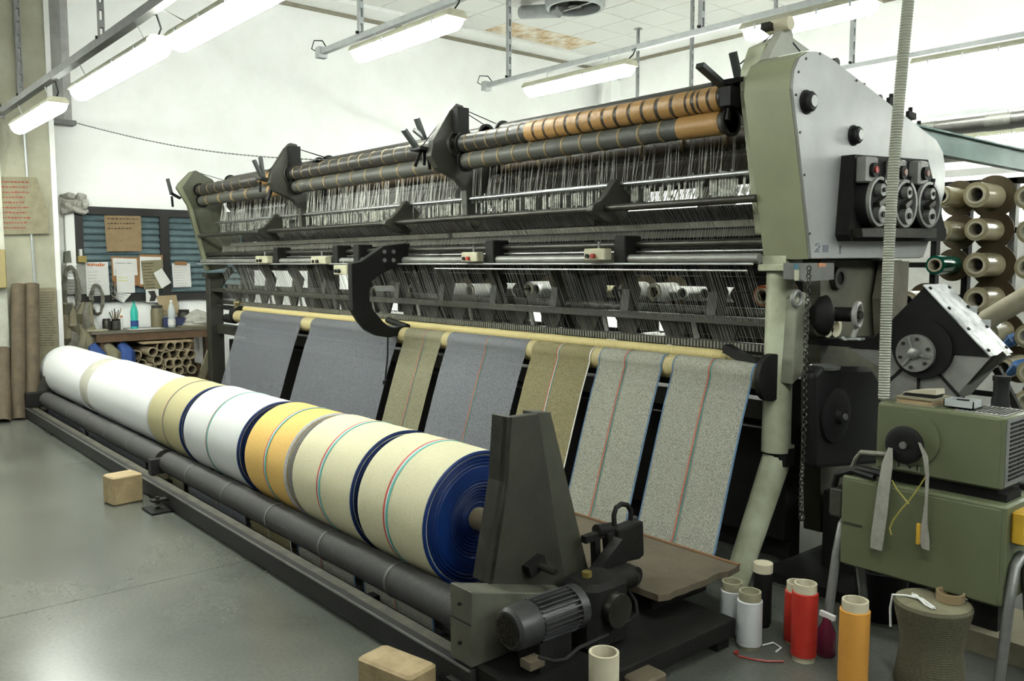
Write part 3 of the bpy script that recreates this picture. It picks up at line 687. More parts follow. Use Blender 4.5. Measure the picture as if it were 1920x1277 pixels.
# ------------------------------------------------------------------ winder with the cloth rolls
AY, AZ = 2.30, 0.468
RY, RZ, RR = 2.03, 0.185, 0.078
XE = -2.50
wd = thing('cloth_winder','long low black cloth winder frame with motor standing before the knitting machine','winding machine',(-6.2,2.1,0))
x0r = -10.0; x1r = -2.39
RAILM = mat('winder_black',(0.026,0.025,0.025),.6,spec=.25,col2=(.015,.015,.014),scale=5,bump=.1)
RAILT = mat('dusty_ledge',(0.085,0.078,0.055),.75,col2=(.03,.028,.022),scale=9,contrast=.2)
B().box(x0r,x1r,1.83,1.87,.012,.115).obj('front_rail',RAILM,wd,smooth=0,bevel=.003)
B().box(x0r,x1r,1.872,1.935,.090,.103).obj('ledge',RAILT,wd,smooth=0)
B().box(x0r,x1r,1.826,1.832,.108,.117).obj('edge_strip',STEEL,wd,smooth=0)
B().box(x0r,x1r,2.72,2.78,.012,.115).obj('rear_rail',RAILM,wd,smooth=0)
for xx in (-10.0,-6.2,-3.4): B().box(xx,xx+.06,1.98,2.72,.012,.06).obj('cross_member',RAILM,wd,smooth=0)
xm = at(297,862,y=1.96).x
RUB = bands('grooved_rubber',(0.085,0.083,0.082),(0.035,0.034,0.034),36,'X',.6,.8,.5,.3)
for k,(a,b_) in enumerate(((x0r+.10,xm-.06),(xm+.04,-2.47))):
    r_=B().cyl((a,RY,RZ),(b_,RY,RZ),RR,28).obj('drive_roller',RUB,wd)
    B().cyl((a-.03,RY,RZ),(a,RY,RZ),RR*.86,20).obj('roller_end',TUBEL if k else GREASE,r_)
    xx=a+.5
    while xx<b_-.2: B().cyl((xx,RY,RZ),(xx+.014,RY,RZ),RR+.003,28).obj('seam_ring',mat('seam_grey',(.13,.13,.125),.6),r_); xx+=.62
B().cyl((x0r+.1,2.60,RZ),(-2.6,2.60,RZ),RR,20).obj('rear_roller',RUB,wd)
B().box(xm-.04,xm+.02,1.90,2.12,.11,RZ+.03).obj('roller_bracket',RAILM,wd,smooth=0)
B().cyl((x0r+.1,2.085,.052),(-2.5,2.085,.052),.03,12).obj('guide_roller',GREASE,wd)
for px,py in ((290,958),(100,812)):
    q=at(px,py,z=0)
    B().box(q.x-.10,q.x+.10,q.y-.05,1.84,0,.012).obj('foot_plate',DARK,wd,smooth=0)
    f_=B().cyl((q.x,q.y+.02,.01),(q.x,q.y+.02,.09),.014,8).obj('foot_screw',GREASE,wd)
    B().cyl((q.x,q.y+.02,.03),(q.x,q.y+.02,.045),.03,6).obj('nut',STEEL,f_)
    B().box(q.x-.03,q.x+.03,q.y-.02,1.84,.06,.075).obj('foot_arm',DARK,wd,smooth=0)
# left head of the winder
B().prism([(1.95,.11),(1.95,.30),(2.15,.62),(2.40,.62),(2.6,.11)],'x',x0r-.02,x0r+.04).obj('far_stand',GREEND,wd)
B().box(x0r-.02,x0r+.10,1.83,2.1,.115,.27).obj('far_bearing',DARK,wd,smooth=0,bevel=.01)
# right end: stand, gear case, motor
def SP(*pts,x=XE): return [yz(px,py,x) for px,py in pts]
stand_poly=SP((953,783),(1010,775),(1062,1100),(916,1095),(946,905))
B().prism(stand_poly,'x',XE-.035,XE).obj('stand_plate',GREEND,wd,smooth=0,bevel=.004)
fl_=SP((1010,775),(1036,774),(1108,1075),(1062,1100))
B().prism(fl_,'x',XE-.10,XE-.012).obj('stand_flange',mat('flange_green',(0.06,0.062,0.042),.55,col2=(.03,.03,.02)),wd,smooth=0)
lip=SP((953,783),(959,781),(952,905),(923,1094),(916,1095),(946,905))
B().prism(lip,'x',XE-.10,XE+.004).obj('stand_lip',GREASE,wd,smooth=0)
q=at(1000,1057,x=XE)
hl=B().obox((XE+.02,q.y-.01,q.z),(.04,.09,.05),Matrix.Rotation(R(20),3,'X')).obj('latch_block',DARK,wd,smooth=0)
B().cyl((XE+.03,q.y,q.z),(XE+.12,q.y+.01,q.z-.005),.015,10).obj('latch_pin',GREASE,hl)
GX=-2.385
gc=[(1.835,.125),(1.835,.412)]+[yz(1075,1112,GX),(yz(1100,1190,GX)[0],.13)]
B().prism(gc,'x',-2.515,GX).obj('gear_case',mat('case_grey_green',(0.115,0.115,0.085),.5,col2=(.045,.045,.032),scale=7),wd,smooth=0,bevel=.004)
for zz in (.35,.20): B().cyl((-2.45,1.84,zz),(-2.45,1.825,zz),.007,8).obj('case_bolt',DARK,wd)
B().box(-2.515,GX,1.83,1.836,.285,.288).obj('case_seam',DARK,wd,smooth=0)
B().box(-2.52,-2.02,1.86,2.95,.05,.125).obj('motor_base',DARK,wd,smooth=0,bevel=.006)
B().box(-2.5,-2.05,1.80,1.86,.0,.06).obj('base_foot',DARK,wd,smooth=0)
for yy in (2.4,2.85): B().box(-2.12,-2.04,yy,yy+.08,0,.06).obj('base_foot',DARK,wd,smooth=0)
mc=at(952,1182,x=-2.25); mx_,my_,mz_=mc.x,mc.y,mc.z
MOT=mat('motor_black',(0.040,0.040,0.040),.42,col2=(.02,.02,.02),scale=8)
cw=B().lathe((mx_,my_,mz_),(0,1,0),[(0,.066),(.012,.078),(.10,.082),(.11,.078)],28).obj('fan_cowl',MOT,wd)
gr=B()
for i in range(-4,5):
    h_=math.sqrt(max(0,.058**2-(i*.013)**2))
    gr.box(mx_+i*.013-.0025,mx_+i*.013+.0025,my_-.005,my_-.001,mz_-h_,mz_+h_); gr.box(mx_-h_,mx_+h_,my_-.005,my_-.001,mz_+i*.013-.0025,mz_+i*.013+.0025)
gr.obj('fan_grille',GREASE,cw,smooth=0)
mb=B().cyl((mx_,my_+.11,mz_),(mx_,my_+.30,mz_),.066,24).obj('motor_body',MOT,wd)
for i in range(26):
    a=2*math.pi*i/26; rot=Matrix.Rotation(-a,3,'Y')
    B().obox(Vector((mx_,my_+.205,mz_))+rot@Vector((.072,0,0)),(.024,.185,.005),rot).obj('cooling_fin',MOT,mb,smooth=0)
B().cyl((mx_,my_+.30,mz_),(mx_,my_+.34,mz_),.085,20).obj('motor_flange',MOT,wd)
B().box(mx_-.06,mx_+.06,my_+.10,my_+.26,.125,mz_-.06).obj('motor_foot',DARK,wd,smooth=0)
q=at(990,1240,x=-2.2); B().box(q.x-.02,q.x+.035,q.y-.02,q.y+.05,max(q.z-.02,.127),max(q.z-.02,.127)+.03).obj('wood_wedge',PLANK,wd,smooth=0)
gb=B().bevbox(mx_-.10,mx_+.09,my_+.34,my_+.56,.125,mz_+.09,.03).obj('reducer_case',DARK,wd)
B().cyl((mx_+.09,my_+.45,mz_-.01),(mx_+.13,my_+.45,mz_-.01),.065,20).obj('reducer_cover',GREASE,gb)
B().cyl((mx_-.02,my_+.42,mz_+.085),(mx_-.02,my_+.42,mz_+.11),.02,10).obj('oil_plug',mat('brass_plug',(0.35,0.26,0.07),.4,metal=.6),gb)
B().cyl((mx_-.05,my_+.56,mz_+.02),(mx_-.05,my_+.70,mz_+.02),.05,16).obj('output_shaft',DARK,wd)
p=at(1182,1078,x=-2.30); q=at(1112,1105,x=-2.30)
B().cyl((-2.30,q.y,q.z),(-2.30,p.y,p.z),.022,12).obj('lever_bar',DARK,wd)
pl=B().cyl((-2.33,p.y,p.z),(-2.27,p.y,p.z),.042,20).obj('lever_wheel',DARK,wd); B().cyl((-2.27,p.y,p.z),(-2.262,p.y,p.z),.02,14).obj('wheel_hub',GREASE,pl)
B().bar((-2.36,2.45,.30),(-2.36,2.62,.42),.05,.10).obj('lever_arm',DARK,wd)
B().tube([at(1178,1108,x=-2.3),at(1192,1128,x=-2.25),at(1195,1150,x=-2.22),at(1180,1165,x=-2.2),at(1150,1172,x=-2.2)],.008,8).obj('motor_cable',DARK,wd)
B().tube([at(1010,1232,x=-2.1),at(1040,1240,x=-2.08),at(1062,1236,x=-2.06),at(1085,1215,x=-2.06),at(1140,1190,x=-2.06)],.007,8).obj('earth_cable',DARK,wd)
# counterweight hung on the stand
CW=-2.42
t=thing('counterweight','black iron counterweight block with a ring handle hung beside the winder stand','weight',(CW,at(1165,1045,x=CW).y,at(1165,1047,x=CW).z))
B().prism(SP((1150,992),(1197,974),(1199,1038),(1190,1046),(1165,1051),(1152,1046),x=CW),'x',CW-.035,CW+.03).obj('block',DARK,t,smooth=0,bevel=.008)
B().prism(SP((1136,1000),(1152,994),(1153,1046),(1140,1044),x=CW),'x',CW-.03,CW+.01).obj('rear_plate',DARK,t,smooth=0,bevel=.006)
B().tube([at(a_,b_,x=CW) for a_,b_ in ((1152,985),(1151,966),(1155,952),(1165,945),(1176,947),(1183,958),(1183,975))],.011,10).obj('ring_handle',DARK,t)
B().cyl(at(1118,995,x=CW-.02),at(1150,990,x=CW-.02),.026,14).obj('collar',DARK,t)
B().bar(at(1094,1012,x=CW-.02),at(1130,1000,x=CW-.02),.03,.03).obj('hook_bar',DARK,wd)
B().bar(at(1116,1010,x=CW-.02),at(1118,1075,x=CW-.02),.03,.03).obj('support_post',DARK,wd)

# core tube and the seven cloth rolls
ct=tag(B().pipe((-10.25,AY,AZ),(-2.535,AY,AZ),.050,.040,24).obj('core_tube',mat('core_cardboard',(0.46,0.38,0.25),.75,col2=(.36,.29,.18))),'long beige cardboard core tube running through the cloth rolls','tube')
def clothroll(label,x0,x1,Rr,col,col2,end,edge,stripe=None,srel=.5,rim=None,stripew=.012):
    dz=-(.306-Rr)*.75
    t=thing('cloth_roll',label,'cloth roll',((x0+x1)/2,AY,AZ+dz-Rr),'cloth rolls on the winder')
    nm='cloth_%d'%int(-x1*100)
    CM=bands(nm,col,col2,26,'X',.8,.25,.42,.6,.25)
    prof=[(0,.0515),(0,Rr-.006),(.004,Rr-.001),(.012,Rr)]
    L_=x1-x0; k=max(6,int(L_/.05))
    rr=random.Random(int(-x0*100))
    for i in range(1,k): prof.append((.012+(L_-.024)*i/k, Rr+rr.uniform(-.0012,.0012)))
    prof+=[(L_-.012,Rr),(L_-.004,Rr-.001)]
    if edge: prof+=[(L_-.004,Rr-.02)]
    else: prof+=[(L_,Rr-.006),(L_,.0515)]
    b=B().lathe((x0,AY,AZ+dz),(1,0,0),prof,64,False,False,closed=not edge); b.obj('wound_cloth',CM,t,smooth=50)
    if edge:    # wound selvedge: concentric ridges on the end face
        pr=[(L_-.010,Rr+.001),(L_-.002,Rr+.002),(L_+.004,Rr-.004)]
        r_=Rr-.010; kk=0
        while r_>.06:
            pr.append((L_+.004-(.010*math.sin(kk*1.7)**2 if kk%2 else 0)-.02*max(0,(.16-r_))/.1, r_)); r_-=.0075; kk+=1
        pr.append((L_-.02,.0515))
        EM=bands('selvedge_'+nm,edge,tuple(c*.45 for c in edge),30,'X',.5,.3,.5,.7)
        e=B().lathe((x0,AY,AZ+dz),(1,0,0),pr,64,False,False).obj('selvedge_end',EM,t,smooth=30)
    if stripe:
        xs=x0+L_*srel
        for c_,off,sw in stripe:
            B().lathe((xs+off,AY,AZ+dz),(1,0,0),[(0,Rr+.0005),(0,Rr+.0032),(sw,Rr+.0032),(sw,Rr+.0005)],64,closed=True).obj('stripe',mat(*c_),t)
    return t
SR=('thread_red',(0.62,0.05,0.03),.6); ST=('thread_teal',(0.10,0.52,0.46),.6); SW=('thread_white',(0.8,0.8,0.78),.6); SRD=('thread_brown',(0.42,0.10,0.05),.6); SG=('thread_grey',(.3,.45,.42),.6)
NAVY=(0.004,0.028,0.15); 
WC=((0.72,0.73,0.72),(0.60,0.61,0.60)); BC=((0.82,0.775,0.55),(0.58,0.54,0.33)); OC=((0.90,0.60,0.20),(0.70,0.38,0.07))
clothroll('plain white cloth roll at the far left end of the winder',-10.20,-8.62,.272,*WC,None,None)
clothroll('plain white cloth roll, second from the far end',-8.30,-6.64,.277,*WC,None,None)
clothroll('narrow olive beige cloth roll between the white rolls',-6.58,-5.90,.286,(0.50,0.45,0.25),(0.38,0.34,0.18),None,NAVY,[(SRD,0,.006),(SG,.012,.005)],.48)
clothroll('white cloth roll with a thin red and teal stripe',-5.81,-4.90,.293,*WC,None,NAVY,[(SRD,0,.007),(ST,.012,.010)],.45)
clothroll('orange cloth roll with a red and teal stripe',-4.78,-4.25,.300,*OC,None,(0.75,0.74,0.76),[(SR,0,.010),(SW,.011,.007),(ST,.019,.011)],.5)
clothroll('beige cloth roll with a red stripe, second from the motor',-4.15,-3.53,.306,*BC,None,NAVY,[(SR,0,.012),(SW,.013,.008),(ST,.022,.012)],.45)
clothroll('beige cloth roll with the wide blue end face next to the stand',-3.47,-2.92,.306,*BC,None,(0.004,0.032,0.18),[(SR,0,.013),(SW,.014,.009),(ST,.024,.013)],.42)
# pale rims of the gaps: paper sleeves showing between far rolls
t=tag(B().lathe((-8.61,AY,AZ-.02),(1,0,0),[(0,.060),(0,.262),(.30,.262),(.30,.060)],48,closed=True).obj('paper_sleeve',mat('sleeve_beige',(0.50,0.48,0.40),.8)),'beige paper wrapped roll showing between the two white rolls','paper roll')

# webs of knitted cloth from the machine roller down and across to the winder
tops=[(-8.59,-7.23),(-7.03,-5.59),(-5.50,-5.02),(-4.94,-4.09),(-4.03,-3.51),(-3.44,-2.97),(-2.90,-2.40)]
bots=[(-9.9,-8.45),(-8.36,-6.72),(-6.64,-5.90),(-5.82,-4.86),(-4.79,-4.25),(-4.17,-3.56),(-3.48,-2.90)]
YR,ZR,RRo=3.66,1.045,.068
path=[(YR+RRo*math.cos(R(a)),ZR+RRo*math.sin(R(a))) for a in range(75,196,12)]+[(3.53,.86),(3.46,.65),(3.39,.43),(3.325,.225),(3.27,.14),(3.0,.09),(2.5,.045),(2.14,.014),(2.06,.013),(2.035,.03),(2.03,.07),(2.03,.108)]
lens=[0]
for a,b_ in zip(path,path[1:]): lens.append(lens[-1]+math.hypot(a[0]-b_[0],a[1]-b_[1]))
kx=[max(0,(3.27-p_[0])/(3.27-2.06)) if i>10 else 0 for i,p_ in enumerate(path)]
kx=[min(1,k) for k in kx]
def web_x(i,w_,u): 
    a=tops[w_][0]+(bots[w_][0]-tops[w_][0])*kx[i]; b_=tops[w_][1]+(bots[w_][1]-tops[w_][1])*kx[i]
    return a+(b_-a)*u
GN=((0.24,0.25,0.28),(0.085,0.09,0.105)); BG=((0.46,0.46,0.37),(0.24,0.24,0.17)); OL=((0.38,0.36,0.24),(0.15,0.14,0.085)); GB=((0.30,0.315,0.345),(0.10,0.105,0.125)); OY=((0.42,0.37,0.20),(0.16,0.14,0.065)); PB=((0.62,0.62,0.53),(0.17,0.17,0.13))
webs=[('plain grey cloth web at the far left end of the machine',GN,None),('wide plain grey cloth web, second from the left',GN,None),
('narrow olive cloth web with one dark red stripe',OL,(.55,)),('blue grey cloth web in the middle of the machine with a red stripe',GB,(.52,)),
('ochre cloth web with a red stripe behind the winder stand',OY,(.45,)),('pale beige cloth web with blue edges, second from the right post',PB,(.42,)),('pale beige cloth web with blue edges nearest the right post',PB,(.47,))]
EDGE=mat('thread_blue',(0.05,0.15,0.30),.6); 
for wi,(lb,(c1,c2),st_) in enumerate(webs):
    t=thing('cloth_web',lb,'cloth',((tops[wi][0]+tops[wi][1])/2,3.4,.2),'knitted cloth webs hanging from the machine')
    NM=netting('net_%d'%wi,c1,c2,.86)
    def strip(u0,u1,off):
        vs=[];fs=[]; n=max(1,int((u1-u0)*12))
        for i,(y_,z_) in enumerate(path):
            for k in range(n+1): vs.append((web_x(i,wi,u0+(u1-u0)*k/n),y_-off,z_+off*.6))
        for i in range(len(path)-1):
            for k in range(n): a=i*(n+1)+k; fs.append((a,a+1,a+n+2,a+n+1))
        b=B(); b.add(vs,fs); return b
    strip(0,1,0).obj('net',NM,t,smooth=60)
    W_=tops[wi][1]-tops[wi][0]
    if st_:
        u=st_[0]; strip(u,u+.010/W_,.002).obj('stripe',MATS['thread_brown'],t); strip(u+.012/W_,u+.020/W_,.002).obj('stripe',mat('thread_dkteal',(0.04,0.20,0.17),.6),t)
        if wi in (4,): strip(u+.010/W_,u+.014/W_,.0025).obj('stripe',MATS['thread_white'],t); strip(1-.008/W_,1,.002).obj('edge',MATS['thread_white'],t)
        if wi>=5: strip(0,.007/W_,.002).obj('edge',EDGE,t); strip(1-.010/W_,1,.002).obj('edge',EDGE,t)
# platform board between winder and machine
pf=thing('foot_platform','worn brown wooden foot board on black boxes behind the winder','platform',(-5.5,2.9,0))
px_=-2.17
nz=random.Random(3)
pts=[(-9.2,2.66),(px_-.02,2.65),(px_,2.70)]+[(px_+nz.uniform(-.012,.006),2.75+.05*i) for i in range(8)]+[(px_-.01,3.2),(-9.2,3.2)]
B().prism(pts,'z',.222,.25).obj('board',PLANK,pf,smooth=0)
B().box(-9.2,px_-.01,3.185,3.205,.2505,.256).obj('rust_edge',mat('rusty_edge',(0.20,0.10,0.04),.8),pf,smooth=0)
for xx in (-8.8,-6.6,-4.4,-2.75): B().box(xx,xx+.45,2.74,3.12,.12,.222).obj('box_support',DARK,pf,smooth=0)
for xx in (-8.7,-6.5,-4.3,-2.65):
    for yy in (2.78,3.04): B().box(xx,xx+.05,yy,yy+.05,0,.12).obj('support_foot',DARK,pf,smooth=0)
tag(B().tube([at(1190,1185,z=.012),at(1215,1197,z=.012),at(1250,1198,z=.012),at(1280,1185,z=.012),at(1300,1165,z=.012),at(1312,1150,z=.012)],.011,8).obj('floor_hose',DARK),'black hose lying in a curve on the floor by the platform','hose')

# ------------------------------------------------------------------ the knitting machine
ML, MR = -9.80, -2.42
km = thing('knitting_machine','long olive green warp knitting machine with a silver drive housing at its right end','knitting machine',(-6.1,4.0,0))
HX=-2.17
hp=[(1519,486),(1503,330),(1484,165),(1487,130),(1497,106),(1513,96),(1535,96),(1556,108),(1755,262),(1767,284),(1772,315),(1770,360),(1751,425),(1730,484)]
hpoly=[yz(a,b_,HX) for a,b_ in hp]
B().prism(hpoly,'x',MR,HX-.012).obj('drive_housing',GREEN,km,smooth=30)
fp=B().prism([(y_+.006 if y_<4 else y_-.004,z_-.004 if z_>2 else z_+.004) for y_,z_ in hpoly],'x',HX-.012,HX+.004).obj('housing_plate',ALU,km,smooth=0)
for a,b_ in ((1505,102),(1531,93),(1491,127),(1600,143),(1680,205),(1486,170),(1494,240),(1502,320),(1512,430)):
    p=at(a+6,b_+8,x=HX+.004); B().cyl((HX+.002,p.y,p.z),(HX+.008,p.y,p.z),.006,8).obj('screw',GREASE,fp)
for (a,b_),r_ in (((1521,190),.048),((1609,253),.044)):
    p=at(a,b_,x=HX+.03)
    kb=B().lathe((HX,p.y,p.z),(1,0,0),[(0,r_*1.15),(.010,r_*1.15),(.012,r_),(.034,r_*.95),(.042,r_*.78)],24).obj('shaft_cap',BLACK,km)
    B().cyl((HX+.041,p.y,p.z),(HX+.048,p.y,p.z),r_*.55,16).obj('cap_disc',STEEL,kb)
# stencilled mark at the lower left of the plate
for a,b_,w_,h_ in ((1529,458,3,3),(1531,456,6,2),(1535,460,3,5),(1531,466,5,3),(1528,470,8,3),(1543,459,10,14),(1574,460,3,16)):
    p=at(a,b_+h_/2,x=HX+.005); p2=at(a+w_,b_+h_/2,x=HX+.005); p3=at(a,b_+h_,x=HX+.005); hz=abs(p3.z-p.z)
    B().box(HX+.003,HX+.006,p.y,p2.y,p.z-hz,p.z+hz).obj('stencil_mark',mat('faded_blue',(0.16,0.17,0.20),.8),fp,smooth=0)
# brake units under the caps: a casting with three dials
bp_=[yz(a,b_,HX+.06) for a,b_ in ((1598,290),(1735,300),(1770,440),(1766,452),(1590,452),(1586,440))]
bu=thing
bk=B().prism(bp_,'x',HX,HX+.075).obj('brake_case',DARK,km,smooth=0)
bb0=[yz(a,b_,HX+.14) for a,b_ in ((1620,428),(1760,428),(1760,446),(1622,444))]
B().prism(bb0,'x',HX+.075,HX+.13).obj('brake_bar',GREASE,bk,smooth=0)
for k,(px,py,bx_,by_) in enumerate(((1648,378,1637,315),(1697,382,1691,320),(1741,384,1733,322))):
    X=HX+.14; c=at(px,py,x=X); rw=(at(px+17,py,x=X).y-c.y)
    def el(ry,rz,n=24,c=c): return [(c.y+ry*math.cos(2*math.pi*i/n),c.z+rz*math.sin(2*math.pi*i/n)) for i in range(n)]
    dl=B().prism(el(rw*1.25,.125),'x',HX+.075,X-.01).obj('dial_body',BLACK,bk)
    rg=B(); o1=el(rw*1.22,.120); i1=el(rw*1.05,.105); n=24
    rg.add([(X-.01,*q) for q in o1]+[(X+.008,*q) for q in o1]+[(X+.008,*q) for q in i1]+[(X-.01,*q) for q in i1],
           [(a*n+i,a*n+(i+1)%n,((a+1)%4)*n+(i+1)%n,((a+1)%4)*n+i) for a in range(4) for i in range(n)])
    rg.obj('dial_rim',ALU2,dl)
    for dz,r_,mm in ((.055,.030,ALU2),(-.062,.042,STEEL)):
        w1=B().cyl((X-.01,c.y,c.z+dz),(X+.022,c.y,c.z+dz),r_,18).obj('dial_wheel',mm,dl); 
        B().cyl((X+.022,c.y,c.z+dz),(X+.03,c.y,c.z+dz),r_*.35,10).obj('wheel_screw',BLACK,dl)
    B().obox((X+.005,c.y+.005,c.z-.002),(.03,.075,.025),Matrix.Rotation(R(25),3,'X')).obj('dial_link',GREASE,dl)
    B().bar((X,c.y+.03,c.z+.10),(X,c.y+.045,c.z+.135),.02,.012).obj('dial_lever',DARK,dl)
    c2=at(bx_,by_,x=X)
    tb_=B().bevbox(HX+.075,X,c2.y-.05,c2.y+.055,c2.z-.07,c2.z+.055,.01).obj('square_head',ALU2,bk)
    B().cyl((X,c2.y-.005,c2.z-.01),(X+.018,c2.y-.005,c2.z-.01),.034,16).obj('head_dial',BLACK,tb_)
    B().cyl((X+.018,c2.y-.005,c2.z-.01),(X+.026,c2.y-.005,c2.z-.01),.016,12).obj('red_button',REDP if k==0 else mat('dull_rose',(.30,.16,.13),.5),tb_)
# fittings along the sloping top edge of the housing
for a,b_ in ((1556,110),(1638,178)):
    p=at(a,b_,x=-2.3); B().cyl((-2.34,p.y,p.z-.03),(-2.26,p.y,p.z-.03),.028,14).obj('top_roller',GREASE,km)
for a,b_ in ((1670,190),(1706,215),(1722,240)):
    p=at(a,b_,x=-2.3); B().bar((-2.3,p.y-.03,p.z),(-2.3,p.y+.06,p.z-.005),.02,.035).obj('top_clamp',DARK,km); B().cyl((-2.3,p.y,p.z-.05),(-2.3,p.y+.005,p.z+.04),.012,8).obj('clamp_bolt',DARK,km)
# apex piece over the housing
ap=[yz(a,b_,-2.40) for a,b_ in ((1430,112),(1456,62),(1463,50),(1474,52),(1477,74),(1508,96))]
B().prism(ap,'x',-2.42,-2.37).obj('apex_plate',mat('apex_grey',(0.42,0.42,0.36),.5,col2=(.3,.3,.25)),km,smooth=0)
p=at(1462,48,x=-2.40); B().cyl((-2.46,p.y,p.z),(-2.34,p.y,p.z),.034,16).obj('apex_roller',TUBEL,km)
B().obox(at(1443,53,x=-2.44),(.05,.08,.03),Matrix.Rotation(R(-10),3,'X')).obj('apex_clamp',GREASE,km)

# wings that carry the beams
wing=[(3.415,2.336),(3.439,2.446),(3.58,2.66),(3.634,2.714),(3.697,2.706),(3.743,2.552),(3.956,2.288),(3.935,2.133),(3.905,1.952),(3.84,1.873),(3.763,1.871),(3.725,1.945),(3.716,2.121),(3.646,2.192),(3.47,2.26)]
WXS=[-7.45,-4.90]
for wx in WXS:
    wg=B().prism(wing,'x',wx-.03,wx+.03).obj('beam_wing',GREEND if wx>-7 else GREEND,km,smooth=0,bevel=.006)
    B().torus((wx+.03,3.645,2.43),(1,0,0),.085,.014,24,8).obj('wing_ring',GREASE,wg)
    B().torus((wx+.02,3.80,1.905),(1,0,0),.04,.012,18,8).obj('wing_foot_ring',GREASE,wg)
    B().box(wx+.03,wx+.09,3.60,3.70,2.50,2.68).obj('wing_web',DARK,wg,smooth=0)
rw_=[yz(a,b_,-2.50) for a,b_ in ((1396,170),(1398,130),(1412,88),(1440,75),(1448,100),(1432,118),(1436,300),(1438,440),(1425,440),(1405,250))]
wg=B().prism(rw_,'x',-2.53,-2.43).obj('beam_wing',GREENP,km,smooth=0,bevel=.006)
B().box(-2.56,-2.50,3.50,3.58,2.36,2.45).obj('wing_web',BLACK,wg,smooth=0)
# left end plate and post
LXp=ML
lp=[yz(a,b_,LXp) for a,b_ in ((331,352),(336,343),(357,322),(366,320),(397,337),(412,360),(420,392),(436,428),(450,449),(430,490),(420,503),(386,508),(375,465),(352,385))]
B().prism(lp,'x',LXp-.05,LXp+.03).obj('end_plate',GREEN if False else mat('end_green',(0.12,0.125,0.08),.5,col2=(.07,.075,.045),scale=4),km,smooth=0,bevel=.006)
B().prism([yz(a,b_,LXp+.03) for a,b_ in ((331,352),(336,343),(357,322),(362,322),(341,352),(360,390),(392,506),(386,508),(375,465),(352,385))],'x',LXp+.03,LXp+.045).obj('plate_rim',GREEN,km,smooth=0)
q0=at(388,520,x=LXp);q1=at(414,520,x=LXp)
B().box(LXp-.06,LXp+.06,q0.y,q1.y,0,q0.z+.03).obj('end_post',GREEND,km,smooth=0,bevel=.01)
B().box(LXp-.07,LXp+.08,q0.y-.03,q1.y+.06,q0.z+.0,q0.z+.05).obj('post_cap',GREEND,km,smooth=0)
B().prism([yz(a,b_,LXp) for a,b_ in ((414,540),(440,505),(430,500),(414,520))],'x',LXp-.02,LXp+.02).obj('post_gusset',GREEND,km,smooth=0)
# right post: round enamelled column, cap and slanted leg
cyy=3.76; cxx=-2.365
B().lathe((cxx,cyy,.66),(0,0,1),[(0,.072),(.9,.068)],28).obj('front_column',GREENP,km)
B().box(cxx-.075,cxx+.085,cyy-.09,cyy+.09,1.565,1.60).obj('column_cap',GREENP,km,smooth=0,bevel=.006)
B().box(cxx-.06,cxx+.07,cyy-.07,cyy+.08,1.60,1.64).obj('column_neck',GREENP,km,smooth=0)
lt=Vector((cxx,cyy+.02,.64)); lb_=at(1378,1098,z=0.0)
B().tube([lt+Vector((0,.02,.06)),lt,Vector((lb_.x,lb_.y,.0))],[.07,.072,.060],20).obj('slanted_leg',GREENP,km)
lo=lt.lerp(Vector((lb_.x,lb_.y,0)),.06)
B().lathe(lt+Vector((0,0,-.05)),(0,0.05,1),[(0,.077),(.09,.077)],20).obj('leg_joint',DARK,km)
B().prism([yz(a,b_,-2.28) for a,b_ in ((1484,560),(1497,547),(1507,552),(1512,575),(1505,640),(1495,700),(1476,720))],'x',-2.32,-2.25).obj('rear_bracket',mat('bracket_grey_green',(0.30,0.31,0.24),.5,col2=(.17,.17,.12)),km,smooth=0,bevel=.006)
p=at(1497,560,x=-2.24); B().torus((-2.25,p.y,p.z),(1,0,0),.035,.012,18,8).obj('bracket_ring',ALU2,km)
# drive end below the housing
B().prism([yz(a,b_,-2.30) for a,b_ in ((1545,488),(1698,488),(1694,660),(1690,1000),(1545,1000))],'x',-2.42,-2.32).obj('rear_frame',mat('frame_olive',(0.105,0.10,0.065),.6,col2=(.04,.038,.026),scale=4),km,smooth=0)
B().prism([yz(a,b_,-2.24) for a,b_ in ((1668,490),(1698,490),(1692,625),(1660,660),(1655,560))],'x',-2.30,-2.22).obj('rear_column',mat('column_brown',(0.17,0.15,0.11),.6,col2=(.08,.07,.05)),km,smooth=0)
p=at(1576,522,x=-2.29)
B().lathe((-2.318,p.y,p.z),(1,0,0),[(0,.035),(0,.062),(.03,.058),(.03,.035)],24,closed=True).obj('bearing_ring',GREEND,km)
B().cyl((-2.318,p.y,p.z),(-2.30,p.y,p.z),.036,16).obj('bearing_hole',BLACK,km)
q=[yz(a,b_,-2.2) for a,b_ in ((1490,493),(1553,493),(1553,524),(1500,528),(1490,524))]
cb=B().prism(q,'x',-2.26,-2.17).obj('terminal_case',mat('case_grey',(0.16,0.16,0.15),.5),km,smooth=0)
for a,b_,c_,d_,mm in ((1490,494,1497,506,mat('label_blue',(.05,.16,.22),.5)),(1491,506,1498,526,CREAMP),(1535,493,1548,501,mat('lamp_orange',(.55,.25,.12),.5))):
    B().prism([yz(a,b_,-2.165),yz(c_,b_,-2.165),yz(c_,d_,-2.165),yz(a,d_,-2.165)],'x',-2.17,-2.164).obj('case_label',mm,cb,smooth=0)
